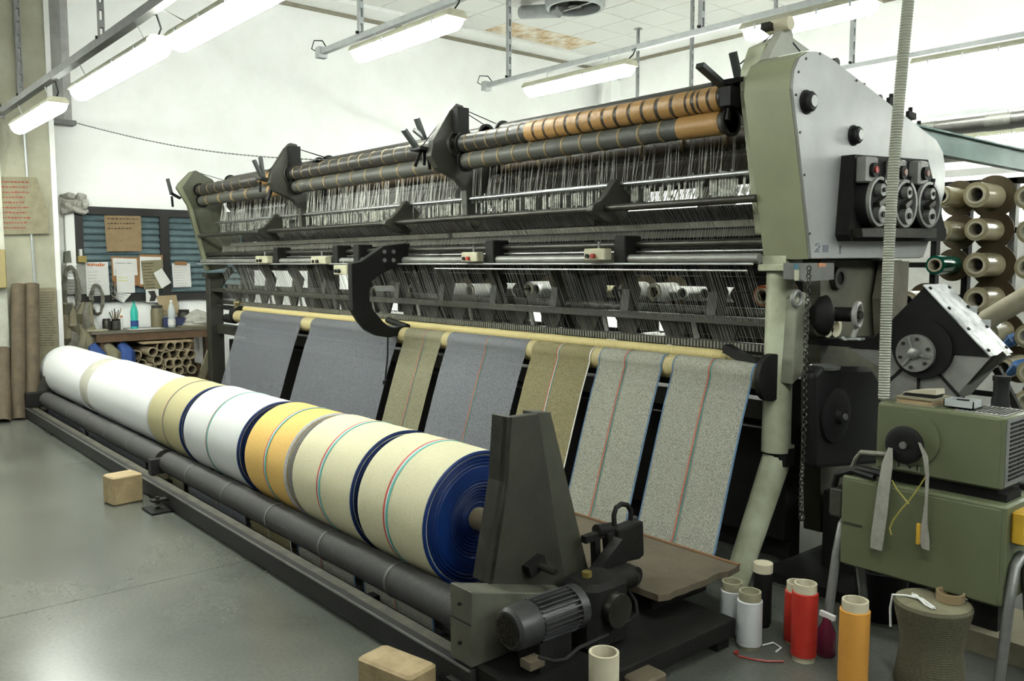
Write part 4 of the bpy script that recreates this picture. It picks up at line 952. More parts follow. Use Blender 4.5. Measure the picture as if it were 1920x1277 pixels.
# cam shaft with handwheel
p=at(1530,592,x=-2.15); p2=at(1602,590,x=-2.05)
sh=B().cyl((-2.42,p.y+.1,p.z),(-2.05,p2.y,p2.z),.035,16).obj('cam_shaft',DARK,km)
pm=at(1565,593,x=-2.1); B().lathe((-2.2,pm.y-.02,pm.z),(.25,.30,0),[(0,.05),(.03,.09),(.06,.10),(.08,.07)],20).obj('cam_disc',DARK,sh)
ap_=at(1608,591,x=-2.0); B().torus(ap_,(1,.2,0),.055,.013,22,8).obj('handwheel_ring',mat('wheel_grey',(.30,.28,.27),.4),sh)
B().cyl(ap_+Vector((-.03,0,0)),ap_+Vector((.02,0,0)),.02,12).obj('wheel_hub',GREASE,sh)
p=at(1598,635,x=-2.0); B().cyl((-2.0,p.y,p.z),(-2.0,ap_.y,ap_.z-.05),.012,8).obj('wheel_stem',ALU2,sh); B().torus((-2.0,p.y,p.z),(0,0,1),.05,.007,18,6).obj('stem_ring',BRIGHT,sh)
# gear case below
gcp=[yz(a,b_,-2.05) for a,b_ in ((1535,702),(1545,688),(1640,690),(1658,720),(1662,870),(1535,880))]
g_=B().prism(gcp,'x',-2.15,-2.06).obj('drive_gear_case',BLACK,km,smooth=0,bevel=.02)
B().box(-2.40,-1.95,3.72,5.2,.0,.05).obj('dark_floor_cover',DARK,km,smooth=0)  # added dark slab standing in for shade on the floor
B().box(-2.22,-2.04,3.98,4.9,.05,.45).obj('drive_base',DARK,km,smooth=0)
p=at(1572,780,x=-2.04); B().lathe((-2.06,p.y,p.z),(1,0,0),[(0,.13),(.012,.13),(.02,.10),(.025,.04),(.05,.035)],28).obj('belt_wheel',BLACK,km)
B().cyl((-2.012,p.y,p.z),(-2.0,p.y,p.z),.016,12).obj('wheel_nut',STEEL,km)
p=at(1545,688,x=-2.1); B().lathe((-2.1,p.y,p.z-.01),(0,0,1),[(0,.07),(.012,.075),(.02,.06)],22).obj('filler_lid',STEEL,km)
# creel cores seen behind the shaft
for a,b_ in ((1540,612),(1555,612)):
    p=at(a,b_,x=-2.3); B().lathe((-2.31,p.y,p.z),(1,0,0),[(0,.03),(0,.055),(.05,.055),(.05,.03)],18,closed=True).obj('spare_ring',TUBEL,km)
# hanging chain with hook
chn=B(); z=1.58; y_=at(1513,600,x=-2.12).y; k=0
while z>.42:
    chn.torus((-2.12,y_+.004*math.sin(z*9),z),((1,0,0) if k%2 else (0,1,0)),.011,.0035,8,5); z-=.018; k+=1
chn.torus((-2.12,y_+.01,.41),(1,0,0),.022,.005,12,6)
tag(chn.obj('hoist_chain',GREASE),'long grey chain hanging down beside the pale right column','chain')

B().tube([at(1410,232,x=-2.56),at(1415,300,x=-2.56),at(1417,360,x=-2.56),at(1416,420,x=-2.56)],.008,6).obj('hanging_cable',BLACK,km)
B().bevbox(-2.58,-2.52,at(1420,318,x=-2.55).y-.03,at(1420,318,x=-2.55).y+.03,at(1420,325,x=-2.55).z,at(1420,290,x=-2.55).z,.01).obj('cable_box',DARK,km)
# long bars between the ends
def lbar(name,y,z,r,m,x0=ML+.02,x1=MR,n=12): return B().cyl((x0,y,z),(x1,y,z),r,n).obj(name,m,km)
def fbar(name,y0,y1,z0,z1,m,x0=ML+.02,x1=MR): return B().box(x0,x1,y0,y1,z0,z1).obj(name,m,km,smooth=0)
b1=lbar('bright_rod',3.75,2.062,.014,BRIGHT,-9.6)
lbar('front_pipe',3.62,1.918,.020,GREASE,-9.75)
fbar('guide_strip',3.80,3.812,1.795,1.828,mat('strip_beige',(0.42,0.40,0.33),.5,metal=.2,col2=(.24,.23,.19)),-9.3,-4.85-.35)
fbar('guide_strip',3.80,3.812,1.795,1.828,MATS['strip_beige'],-5.15,MR)
fbar('guide_strip_lower',3.84,3.86,1.748,1.785,mat('strip_olive',(.13,.125,.085),.5,col2=(.06,.058,.04)),-9.4)
lbar('upper_tube',3.72,1.708,.022,STEEL if False else GREASE); lbar('thin_rod',3.72,1.668,.008,STEEL)
lbar('lower_tube',3.66,1.628,.026,ALU2)
lbar('cord_rod',3.60,1.600,.006,ZINC); lbar('silver_rod',3.60,1.567,.006,BRIGHT,-5.1,-2.45)
fbar('knock_over_bar',3.74,3.80,1.285,1.325,GREEND); fbar('rear_rail_bar',4.05,4.10,1.29,1.345,DARK)
nb=fbar('needle_bar',3.80,3.83,1.145,1.190,GREASE); 
sw_=B(); xx=-9.2
while xx<MR: sw_.box(xx,xx+.010,3.785,3.80,1.15,1.186); xx+=.022
stuff(sw_.obj('needle_teeth',mat('teeth_grey',(.33,.32,.27),.4,metal=.4),nb,smooth=0))
lbar('thin_lower_rod',3.78,1.125,.012,GREASE)
# gusset plates under the knock-over bar, bearing blocks between
xx=-9.3; k=0
GUS=mat('gusset_grey',(0.06,0.058,0.046),.5,metal=.4,col2=(.025,.025,.02))
while xx<MR-.2:
    B().prism([(xx-.02,1.29),(xx+.20,1.29),(xx+.15,1.19),(xx+.04,1.19)],'y',3.83,3.85).obj('gusset_plate',GUS,km,smooth=0)
    if k%2==0: B().bar((xx+.25,3.84,1.19),(xx+.22,3.84,1.30),.012,.03).obj('gusset_strut',STEEL,km)
    xx+=.34; k+=1
# swing levers carrying the bars
xx=-9.0
while xx<MR-.2:
    B().prism([(3.70,1.62),(3.78,1.62),(3.90,1.45),(3.86,1.30),(3.78,1.30),(3.80,1.45)],'x',xx-.03,xx+.03).obj('swing_lever',GREEND,km,smooth=0); xx+=.62
lbar('rocker_shaft',3.95,1.335,.030,GREEND); lbar('rear_shaft',4.15,1.556,.030,GREASE)
# machine bed and dark inner structure
fbar('upper_bed',4.10,4.30,1.535,1.80,DARK); fbar('dark_backing',4.62,4.64,2.10,2.60,mat('backing_brown',(0.05,0.034,0.02),.7),-9.6); fbar('backing_band',4.32,4.36,1.78,1.95,DARK); fbar('backing_rail',4.50,4.54,1.98,2.13,GREEND,-9.5,-5.75); fbar('backing_rail',4.50,4.54,1.98,2.11,GREEND,-5.55,-3.9); fbar('inner_panel',3.93,3.97,1.64,1.83,DARK,-9.5)  # brown sheet, cover and rear rails added as dark backing before bright wall
fbar('guide_bar_back',4.02,4.06,1.85,1.99,DARK,-9.5,-3.9)
fbar('lower_bed',4.15,4.45,.55,.98,DARK); fbar('front_beam',3.95,4.10,.14,.72,DARK); fbar('toe_rail',4.0,4.1,.02,.14,DARK)  # front beam also carried low as dark backing before the bright floor
fbar('under_beam',3.80,3.92,.80,.90,GREEND)
for xx in (-8.0,-6.1,-4.2): B().box(xx-.06,xx+.06,4.1,4.4,.0,1.75).obj('inner_leg',DARK,km,smooth=0)
# yellow take-down rollers
YEL=bands('roller_yellow',(0.66,0.56,0.27),(0.52,0.42,0.17),30,'X',.55,.5,.5,.4)
YEL2=bands('roller_tan',(0.50,0.43,0.23),(0.40,0.33,0.15),20,'X',.6,.3,.5,.5)
RL=-8.82
r1=B().lathe((RL,3.735,1.118),(1,0,0),[(0,.033),(-RL-2.72,.033),(-RL-2.62,.024),(-RL-2.50,.010)],20).obj('press_roller',YEL,km)
r2=B().cyl((RL+.03,YR,ZR),(-2.385+.0,YR,ZR),RRo-.003,28).obj('cloth_roller',YEL2,km)
B().cyl((-2.385,YR,ZR),(-2.36,YR,ZR),RRo+.012,24).obj('roller_flange',TUBEL,r2); B().cyl((-2.36,YR,ZR),(-2.33,YR,ZR),RRo+.05,24).obj('roller_gear',DARK,r2)
B().bar((-2.63,3.70,1.165),(-2.40,3.66,1.09),.05,.045).obj('press_arm',BLACK,km)
B().bar((RL-.55,3.72,1.12),(RL+.02,3.735,1.118),.035,.05).obj('left_roller_arm',DARK,km)
B().cyl((RL-.12,3.70,1.07),(RL+.03,3.70,1.07),.085,20).obj('left_roller_gear',DARK,km); B().cyl((RL-.45,3.72,1.0),(RL-.2,3.72,1.0),.05,16).obj('left_drive',DARK,km)
rr=random.Random(5)
wst=[(RL-.05+rr.uniform(-.06,.06),3.68+rr.uniform(-.03,.03),1.13+rr.uniform(0,.06)) for _ in range(10)]
B().tube(wst,.018,6).obj('waste_tangle',mat('waste_ochre',(.30,.24,.10),.9),km)
# black C-shaped arm
AX=-5.60
am=[(767,456),(740,458),(717,461),(690,480),(676,490),(657,494),(658,540),(660,582),(672,602),(686,619),(708,630),(729,633),(751,628),(768,618),(764,609),(739,615),(728,612),(717,603),(700,583),(692,566),(691,545),(695,528),(710,516),(729,506),(761,494)]
ar=B().prism([yz(a,b_,AX) for a,b_ in am],'x',AX-.045,AX+.015).obj('curved_arm',BLACK,km,smooth=0,bevel=.006)
for a,b_ in ((721,472),(738,472),(721,488),(738,488)):
    p=at(a,b_,x=AX+.02); B().cyl((AX+.014,p.y,p.z),(AX+.024,p.y,p.z),.016,12).obj('arm_bolt',STEEL,ar)
p=at(735,603,x=AX); p2=at(683,603,x=AX); B().cyl((AX-.3,3.70,1.15),(AX+.02,3.68,1.11),.025,12).obj('arm_pivot',DARK,ar)
p=at(727,633,x=AX); B().tube([(AX,p.y,p.z),(AX+.01,p.y-.01,p.z-.15),(AX,p.y-.03,p.z-.33)],.007,6).obj('arm_cord',BLACK,ar); B().cyl((AX,p.y-.03,p.z-.36),(AX,p.y-.03,p.z-.33),.02,8).obj('cord_knot',BLACK,ar)
# small brackets for the two front rods
sb=[(3.679,2.093),(3.725,2.075),(3.77,2.03),(3.828,1.978),(3.76,1.866),(3.692,1.832),(3.58,1.844),(3.48,1.901),(3.492,1.932),(3.55,1.955),(3.6,1.997)]
for bx_ in (-7.95,-5.65,-3.45): B().prism([(y_+.03,z_) for y_,z_ in sb],'x',bx_-.025,bx_+.025).obj('rod_bracket',GREEND,km,smooth=0,bevel=.005)
# clamp blocks and small switch boxes on the tubes
for px,py,w_,h_ in ((1123,477,40,22),(888,482,30,18),(604,488,28,15),(497,487,22,14),(645,506,24,18)):
    p=at(px,py,y=3.60); pa=at(px-w_/2,py,y=3.60); pb=at(px+w_/2,py,y=3.60); pt=at(px,py-h_/2,y=3.60); hh_=pt.z-p.z
    s_=B().bevbox(pa.x,pb.x,3.56,3.62,p.z-hh_,p.z+hh_,.006).obj('switch_box',CREAMP,km)
    dx=(pb.x-pa.x)
    B().cyl((pa.x+dx*.2,3.56,p.z-.01),(pa.x+dx*.2,3.548,p.z-.01),hh_*.38,12).obj('black_button',BLACK,s_)
    B().cyl((pa.x+dx*.5,3.56,p.z-.01),(pa.x+dx*.5,3.54,p.z-.01),hh_*.42,12).obj('red_button',REDP if px>800 else BLACK,s_)
    B().cyl((pa.x+dx*.5,3.60,p.z+hh_),(pa.x+dx*.5,3.60,p.z+hh_+.04),.008,8).obj('cable_gland',STEEL,s_)
    B().box(pb.x+.01,pb.x+.10,3.62,3.76,1.56,1.76).obj('tube_clamp',DARK,km,smooth=0,bevel=.01)
# paddle levers at the beam wings
def paddles(wx,specs):
    for (a,b_),(c_,d_),w_,mm in specs:
        p=at(a,b_,x=wx);q=at(c_,d_,x=wx)
        B().bar(p,q,.022,w_,up=(1,0,0)).obj('beam_lever',mm,km,smooth=0)
DG=mat('lever_black',(0.02,0.026,0.025),.4)
paddles(-2.56,(((1312,122),(1355,160),.045,DG),((1374,98),(1384,145),.035,DG),((1350,155),(1385,150),.10,BLACK),((1372,172),(1364,225),.014,BLACK),((1365,180),(1410,232),.018,BLACK),((1384,145),(1390,200),.05,BLACK)))
paddles(-4.98,(((757,243),(783,280),.05,DG),((781,222),(796,262),.045,DG),((776,243),(796,260),.03,STEEL),((778,278),(810,285),.13,BLACK),((790,280),(778,312),.012,BLACK),((800,280),(806,318),.012,BLACK),((795,285),(795,310),.012,BLACK)))
paddles(-7.52,(((476,300),(492,335),.05,DG),((488,294),(494,335),.05,DG),((484,334),(512,340),.12,BLACK),((512,342),(502,375),.05,BLACK),((488,340),(488,360),.012,BLACK)))
paddles(-9.86,(((314,335),(322,365),.06,DG),((320,362),(338,372),.06,BLACK),((322,368),(324,388),.015,BLACK)))
# tension strings from the wing tops
sg=B()
for wx,pk,ends in ((-4.9,(850,197),((782,286),(795,288),(805,290),(930,232),(925,245))),(-7.45,(545,275),((502,322),(498,326),(610,295),(616,298))),(-9.8,(362,321),((420,338),(335,360))),(-2.45,(1462,50),((1400,130),(1388,120),(1500,96),(1385,150)))):
    P0=at(*pk,x=wx)
    for e in ends: sg.cyl(P0,at(*e,x=wx+(.12 if e[0]>pk[0] else -.12)),.0035,5)
stuff(sg.obj('tension_strings',BLACK,km))

# warp beams: each span is a thing of its own
OR1=bands('yarn_orange',(0.52,0.30,0.10),(0.35,0.18,0.05),60,'X',.45,.4,.5,.4,.5)
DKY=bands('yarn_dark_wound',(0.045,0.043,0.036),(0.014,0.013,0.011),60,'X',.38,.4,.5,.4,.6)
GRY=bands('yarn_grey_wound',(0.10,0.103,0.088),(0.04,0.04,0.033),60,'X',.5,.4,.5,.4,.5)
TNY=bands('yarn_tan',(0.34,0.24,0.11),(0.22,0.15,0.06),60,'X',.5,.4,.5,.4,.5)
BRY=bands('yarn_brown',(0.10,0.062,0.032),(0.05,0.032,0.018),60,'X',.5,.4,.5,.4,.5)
def beam(label,x0,x1,y,z,r,base,rings,name='warp_beam'):
    t=thing(name,label,'warp beam',((x0+x1)/2,y,z-r),'warp beams along the machine top')
    B().cyl((x0,y,z),(x1,y,z),r,28).obj('wound_yarn',base,t)
    for e in (x0,x1-.015): B().cyl((e,y,z),(e+.015,y,z),r+.018,24).obj('flange',DARK,t)
    for a,b_,m_ in rings:
        rr_=r+.0035
        B().lathe((a,y,z),(1,0,0),[(0,r-.002),(.004,rr_),(b_-a-.004,rr_),(b_-a,r-.002)],28,False,False).obj('yarn_band',m_,t)
spans=[(-9.72,-7.55),(-7.38,-4.98),(-4.80,-2.60)]
rr=random.Random(21)
def regular(a,b_,pitch,wd_,m_):
    out=[];x=a
    while x+wd_<b_: out.append((x,x+wd_*rr.uniform(.9,1.05),m_)); x+=pitch*rr.uniform(.96,1.04)
    return out
UZ,LZ=2.43,2.312
beam('upper warp beam of dark yarn with an orange end at the far left',*spans[0],3.64,UZ,.060,DKY,regular(-9.6,-8.1,.22,.012,TNY)+[(-8.05,-7.66,OR1)])
beam('upper warp beam of glossy dark yarn in the middle span',*spans[1],3.64,UZ,.060,DKY,regular(-7.3,-5.05,.17,.010,TNY))
xa=at(985,255,y=3.6).x
beam('upper warp beam with a long row of bright orange yarn bands',*spans[2],3.64,UZ,.060,DKY,regular(-4.72,xa,.11,.012,TNY)+regular(xa,at(1300,180,y=3.6).x,.098,.086,OR1)+[(-2.83,-2.80,OR1),(-2.785,-2.765,OR1),(-2.755,-2.70,OR1),(-2.69,-2.64,OR1)])
beam('lower warp beam of grey yarn at the far left end',*spans[0],3.66,LZ,.057,GRY,regular(-9.5,-8.2,.35,.05,TNY)+[(-7.9,-7.68,OR1)])
beam('lower warp beam of grey yarn with thin tan rings in the middle span',*spans[1],3.66,LZ,.057,GRY,regular(-7.25,-5.1,.235,.022,TNY))
beam('lower warp beam of grey yarn with an orange end at the right',*spans[2],3.66,LZ,.057,GRY,regular(-4.7,-3.0,.15,.020,TNY)+[(-2.92,-2.65,OR1)])
for k,(a,b_) in enumerate(spans):
    w_=('at the far left','in the middle span','at the right')[k]
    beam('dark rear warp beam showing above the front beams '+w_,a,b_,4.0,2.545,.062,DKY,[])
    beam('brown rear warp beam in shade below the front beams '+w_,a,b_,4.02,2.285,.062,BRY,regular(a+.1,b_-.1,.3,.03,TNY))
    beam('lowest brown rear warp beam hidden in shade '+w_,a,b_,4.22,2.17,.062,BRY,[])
    beam('rearmost warp beam hidden behind the others '+w_,a,b_,4.42,2.36,.062,BRY,[])

# sheets of warp threads
rr=random.Random(33)
th=B(); th2=B(); th3=B(); th4=B(); th5=B()
x=ML+.3
while x<MR-.03:
    for k in range(rr.randint(2,5)):
        xx=x+k*.012+rr.uniform(-.003,.003)
        th.thread((xx,3.79+rr.uniform(-.03,.03),2.27),(xx+rr.uniform(-.01,.01),3.765,2.03),.0017)
    x+=rr.uniform(.05,.095)
x=ML+.2
while x<MR-.03:
    xx=x+rr.uniform(-.005,.005)
    th2.thread((xx,3.95,2.24),(xx,3.80,1.93),.0026); x+=.0125
x=ML+.3
while x<MR-.05:                                     # flat heddle-like strips under the bright rod
    if rr.random()<.62:
        th3.box(x,x+rr.uniform(.006,.016),3.768,3.772,1.935+rr.uniform(0,.03),2.045+rr.uniform(-.02,.05))
    x+=.019
x=ML+.3
while x<MR-.02:
    th4.thread((x,3.70,1.905),(x+rr.uniform(-.012,.012),3.80,1.80),.0016)
    th4.thread((x+.005,3.795,1.80),(x+.005+rr.uniform(-.01,.01),3.75,1.60),.0012); x+=rr.choice((.014,.018,.024))
x=ML+.5
while x<MR-.02:
    if rr.random()<.75:
        th5.thread((x-.06+rr.uniform(-.01,.01),3.70,1.60),(x,3.765,1.33),.0015); th5.thread((x,3.73,1.33),(x+.02+rr.uniform(-.01,.01),3.785,1.19),.0013)
    x+=.015
stuff(th.obj('warp_threads_light',YARNW,km,smooth=0)); stuff(th2.obj('warp_threads_rear',YARND,km,smooth=0)); stuff(th3.obj('thread_guides',mat('guide_pale',(.42,.42,.36),.5,col2=(.14,.15,.13),scale=25,contrast=.12),km,smooth=0))
stuff(th4.obj('warp_threads_dark',mat('mid_yarn',(.40,.40,.35),.5,col2=(.22,.22,.19),scale=60),km,smooth=0)); stuff(th5.obj('warp_threads_lower',YARNM,km,smooth=0))

# ------------------------------------------------------------------ belt guard beside the drive
GY=3.95; GD=.22
bg_=thing('belt_guard','triangular belt guard with black face, silver top strip and round hub','guard',(-1.8,GY,0))
def xz(a,b_,y=GY): p=at(a,b_,y=y); return (p.x,p.z)
def gp(*pts,y=GY): return [xz(a,b_,y) for a,b_ in pts]
B().prism(gp((1733,539),(1856,669),(1790,664),(1660,656),(1510,645),(1510,637),(1640,632)),'y',GY,GY+GD).obj('black_face',BLACK,bg_,smooth=0)
B().prism(gp((1586,653),(1660,657),(1856,670),(1786,748),(1700,775),(1665,775),(1650,690)),'y',GY+.01,GY+GD-.02).obj('cast_face',ALU2,bg_,smooth=0)
e0=at(1732,536,y=GY); e1=at(1857,670,y=GY); dirv=(e1-e0).normalized(); nv=dirv.cross(Vector((0,-1,0))); nv=nv if nv.z>0 else -nv
ts_=B().obox((e0+e1)/2+Vector((0,GD/2,0))+nv*.006,((e1-e0).length*1.0,GD+.03,.006),Matrix((dirv,Vector((0,1,0)),nv)).transposed()).obj('top_strip',mat('scratched_tin',(0.80,0.81,0.81),.45,metal=.2,col2=(.24,.25,.25),scale=9,contrast=.14),bg_,smooth=0)
for k in range(4):
    for yy in (GY+.01,GY+GD-.01):
        p=e0.lerp(e1,.06+.29*k); p=Vector((p.x,yy,p.z)); B().cyl(p,p+nv*.016,.008,8).obj('strip_screw',BLACK,ts_)
for a,b_ in ((1813,580),(1838,606)):
    p=at(a,b_,y=GY+GD); B().box(p.x-.03,p.x+.03,GY+GD,GY+GD+.04,p.z-.04,p.z+.015).obj('strip_hinge',ZINC,bg_,smooth=0)
hb=at(1717,662,y=GY-.03)
B().cyl((hb.x+.02,GY+.01,hb.z+.02),(hb.x+.02,GY-.02,hb.z+.02),.135,32).obj('hub_recess',BLACK,bg_)
h_=B().cyl((hb.x,GY-.02,hb.z),(hb.x,GY-.045,hb.z),.086,32).obj('hub',ALU2,bg_)
hc=Vector((hb.x,GY-.048,hb.z))
for k in range(3):
    a=R(110+120*k); e=Vector((math.cos(a),0,math.sin(a)))
    B().bar(hc,hc+e*.078,.012,.012,up=(0,1,0)).obj('hub_rib',STEEL,h_)
for k in range(6):
    a=R(60*k+20); q=hc+Vector((.066*math.cos(a),0.002,.066*math.sin(a))); B().cyl(q,q+Vector((0,-.008,0)),.008,8).obj('hub_bolt',GREASE,h_)
B().lathe(hc,(0,-1,0),[(0,.028),(.014,.024),(.018,.010)],18).obj('hub_cap',STEEL,h_)
for a,b_ in ((1668,712),(1720,745),(1785,730)):
    p=at(a,b_,y=GY); d_=Vector((p.x-hb.x,0,p.z-hb.z)).normalized(); c=Vector((hb.x,GY+.008,hb.z))
    B().bar(c+d_*.11,c+d_*.26,.012,.010,up=(0,1,0)).obj('cast_rib',DARK,bg_)
B().bar(at(1888,662,y=GY+.05),at(1772,748,y=GY+.05),.05,.025).obj('lower_rail',GREASE,bg_)
B().bar(at(1868,690,y=GY+GD),at(1912,775,y=GY+GD),.03,.03).obj('stay',DARK,bg_)
B().box(hb.x-.08,hb.x+.06,GY+.05,GY+.18,0,at(1700,770,y=GY).z).obj('pedestal',DARK,bg_,smooth=0)

# ------------------------------------------------------------------ green control cabinets
FY=3.30
x0,x1=-1.765,-1.135; z0,z1=.350,.728; dp=.28
lc=thing('control_cabinet','lower green steel cabinet on bent tube legs at the right edge','cabinet',((x0+x1)/2,FY+dp/2,0))
B().bevbox(x0,x1,FY,FY+dp,z0,z1,.012).obj('body',GREENC,lc)
B().bevbox(x0+.012,x1-.012,FY-.010,FY,z0+.01,z1-.012,.004).obj('door',GREENC,lc)
CHR=mat('leg_steel',(.26,.26,.25),.4,metal=.6,col2=(.12,.12,.11))
for s_,xx in ((-1,x0-.02),(1,x1+.02)):
    B().tube([(xx,FY-.06,.0),(xx,FY+.02,.38),(xx,FY+.06,.50),(xx,FY+.11,.53),(xx,FY+.16,.50),(xx,FY+.20,.38),(xx,FY+.30,.0)],.019,12).obj('leg',CHR,lc)
p=at(1903,985,x=x1); sb_=B().bevbox(x1,x1+.05,FY+.05,FY+.17,p.z-.06,p.z+.06,.008).obj('switch_body',YELP,lc)
B().cyl((x1+.05,FY+.11,p.z),(x1+.075,FY+.11,p.z),.035,16).obj('switch_knob',REDP,sb_)
B().box(x0+.02,x0+.10,FY-.012,FY-.009,z1-.2,z1-.19).obj('scratch',GREEND,lc,smooth=0)
B().box(x0-.06,x0-.005,FY+.02,FY+.12,z1-.19,z1-.07).obj('side_terminal',GREEND,lc,smooth=0,bevel=.006)
B().box(x0+.17,x1-.02,FY+.06,FY+.20,z1+.001,z1+.03).obj('plinth',DARK,lc,smooth=0)
ux0,ux1=-1.640,-1.165; uz0,uz1=.775,1.045; UY=FY+.03
uc=thing('control_unit','upper green control unit with black reel standing on the lower cabinet','cabinet',((ux0+ux1)/2,UY+.12,z1+.03))
B().bevbox(ux0,ux1,UY,UY+dp-.02,uz0,uz1,.010).obj('body',GREENC,uc)
B().bevbox(ux0+.01,ux1-.01,UY-.008,UY,uz0+.008,uz1-.008,.003).obj('front_panel',GREENC,uc)
B().box(ux0+.02,ux1-.02,UY+.03,UY+dp-.05,z1+.030,uz0).obj('foot_rail',DARK,uc,smooth=0)
vs_=B().box(ux1,ux1+.003,UY+.02,UY+dp-.04,uz0+.01,uz1-.01).obj('vent_plate',ALU2,uc,smooth=0)
for i in range(14):
    zz=uz0+.03+i*.016
    for yy in (UY+.05,UY+.135): B().box(ux1+.003,ux1+.006,yy,yy+.075,zz,zz+.008).obj('vent_slot',BLACK,vs_,smooth=0)
tv=B().box(ux1-.19,ux1-.01,UY+.03,UY+dp-.05,uz1,uz1+.003).obj('top_vent',ALU2,uc,smooth=0)
for i in range(10): B().box(ux1-.18+i*.017,ux1-.172+i*.017,UY+.05,UY+dp-.07,uz1+.003,uz1+.005).obj('vent_slot',BLACK,tv,smooth=0)
rc=at(1697,834,y=UY-.05)
B().cyl((rc.x+.01,UY-.008,rc.z+.02),(rc.x+.01,UY-.016,rc.z+.02),.105,32).obj('reel_plate',GREENC,uc)
rl=B().lathe((rc.x,UY-.016,rc.z),(0,-1,0),[(0,.045),(.03,.045),(.035,.074),(.045,.074),(.052,.06),(.048,.03)],32).obj('black_reel',BLACK,uc)
B().cyl((rc.x,UY-.062,rc.z),(rc.x,UY-.072,rc.z),.014,16).obj('reel_screw',STEEL,rl)
q=at(1703,872,y=UY-.01)
lb2=B().box(q.x-.045,q.x+.045,UY-.011,UY-.008,q.z-.022,q.z+.018).obj('label_plate',mat('plate_green',(.30,.33,.22),.5),uc,smooth=0)
for dx_,dz_,w_,h_ in ((-.038,0,.006,.030),(.036,0,.006,.034),(-.012,.006,.010,.008),(.006,-.006,.010,.012),(.016,.010,.006,.006),(-.002,-.001,.008,.006)):
    B().box(q.x+dx_-w_/2,q.x+dx_+w_/2,UY-.0125,UY-.0108,q.z+dz_-h_/2,q.z+dz_+h_/2).obj('label_mark',INK,lb2,smooth=0)
# textile bands hanging from the reel
BAND=mat('grey_band',(.33,.32,.28),.85,col2=(.23,.22,.19),scale=30)
def ribbon(pts,wid,m_,name,par,y=UY-.075):
    vs=[];fs=[]
    for i,(px,py,w_) in enumerate(pts):
        p=at(px,py,y=y-.01*math.sin(i)); vs+=[(p.x-w_/2,p.y,p.z),(p.x+w_/2,p.y-.006,p.z),(p.x+w_/2,p.y-.002,p.z),(p.x-w_/2,p.y+.004,p.z)]
    for i in range(len(pts)-1):
        a=i*4
        for k in range(4): fs.append((a+k,a+(k+1)%4,a+4+(k+1)%4,a+4+k))
    b=B(); b.add(vs,fs); return b.obj(name,m_,par)
t=thing('textile_bands','grey textile bands hanging over the black reel of the control unit','band',(rc.x,UY-.075,.5))
ribbon([(1670,840,.02),(1664,870,.045),(1658,910,.05),(1652,960,.055),(1645,1010,.055),(1643,1030,.05)],.05,BAND,'wide_band',t)
ribbon([(1724,830,.012),(1735,855,.022),(1739,890,.016),(1737,940,.012),(1734,980,.022),(1733,1010,.042),(1736,1030,.03)],.03,BAND,'narrow_band',t)
t=thing('yellow_cord','thin yellow cord dangling in front of the lower cabinet','cord',(-1.5,FY-.05,.5))
B().tube([at(a,b_,y=FY-.05) for a,b_ in ((1736,893),(1722,915),(1705,938),(1690,955),(1675,975),(1668,990),(1671,1003))],.0028,5).obj('strand',mat('cord_yellow',(.42,.36,.06),.6),t)
B().tube([at(a,b_,y=FY-.05) for a,b_ in ((1672,900),(1682,918),(1695,934),(1704,945))],.0028,5).obj('strand',MATS['cord_yellow'],t)
p=at(1724,1000,y=FY-.04); B().box(p.x-.006,p.x+.006,FY-.055,FY-.045,p.z-.04,p.z+.04).obj('orange_tag',YELP,t,smooth=0)
# cables at the left of the cabinets
t=thing('cabinet_cables','dark cables looping from the control unit down its left side','cables',(ux0-.05,FY+.08,.5))
for pts,r_,mm in (((( 1665,852),(1640,850),(1615,848),(1605,860),(1598,878)),.010,CABLEM),(((1640,895),(1600,882),(1570,890),(1562,920),(1560,960)),.014,BLACK),(((1660,890),(1610,878),(1575,888)),.016,BLACK)):
    B().tube([at(a,b_,y=FY+.0+.02*i) for i,(a,b_) in enumerate(pts)],r_,8).obj('cable',mm,t)
# things on the control unit
TY=UY+.10
p=at(1735,758,y=TY)
t=thing('thick_book','worn brown ledger lying on the control unit under the brush','book',(p.x,TY,uz1))
B().box(p.x-.09,p.x+.06,TY-.07,TY+.10,uz1,uz1+.006).obj('cover',CARDG,t,smooth=0); B().box(p.x-.085,p.x+.055,TY-.065,TY+.095,uz1+.006,uz1+.024).obj('pages',CARD,t,smooth=0); B().box(p.x-.09,p.x+.06,TY-.07,TY+.10,uz1+.024,uz1+.030).obj('cover',CARDG,t,smooth=0)
t=thing('hand_brush','dark hand brush with a pale wooden back on the ledger','brush',(p.x,TY,uz1+.03))
B().prism([(p.x-.075,uz1+.031),(p.x+.05,uz1+.031),(p.x+.055,uz1+.045),(p.x-.065,uz1+.042)],'y',TY-.035,TY+.035).obj('bristles',BLACK,t,smooth=0)
B().prism([(p.x-.078,uz1+.043),(p.x+.058,uz1+.046),(p.x+.055,uz1+.066),(p.x-.02,uz1+.056)],'y',TY-.038,TY+.038).obj('wooden_back',mat('pale_wood',(.50,.46,.34),.6),t,smooth=0)
p=at(1805,760,y=TY)
t=thing('plastic_tray','small clear plastic tray with dark bits on the control unit','tray',(p.x,TY,uz1+.003))
TR=mat('tray_plastic',(.52,.55,.56),.3)
tz=uz1+.006
B().box(p.x-.055,p.x+.055,TY-.04,TY+.04,tz,tz+.004).obj('tray_floor',TR,t,smooth=0)
for a in ((-.055,-.051,-.04,.04),(.051,.055,-.04,.04),(-.055,.055,-.04,-.036),(-.055,.055,.036,.04)): B().box(p.x+a[0],p.x+a[1],TY+a[2],TY+a[3],tz,tz+.03).obj('tray_wall',TR,t,smooth=0)
B().box(p.x-.02,p.x+.02,TY-.01,TY+.01,tz+.004,tz+.030).obj('dark_bits',BLACK,t,smooth=0)
p=at(1862,748,y=FY+.42)
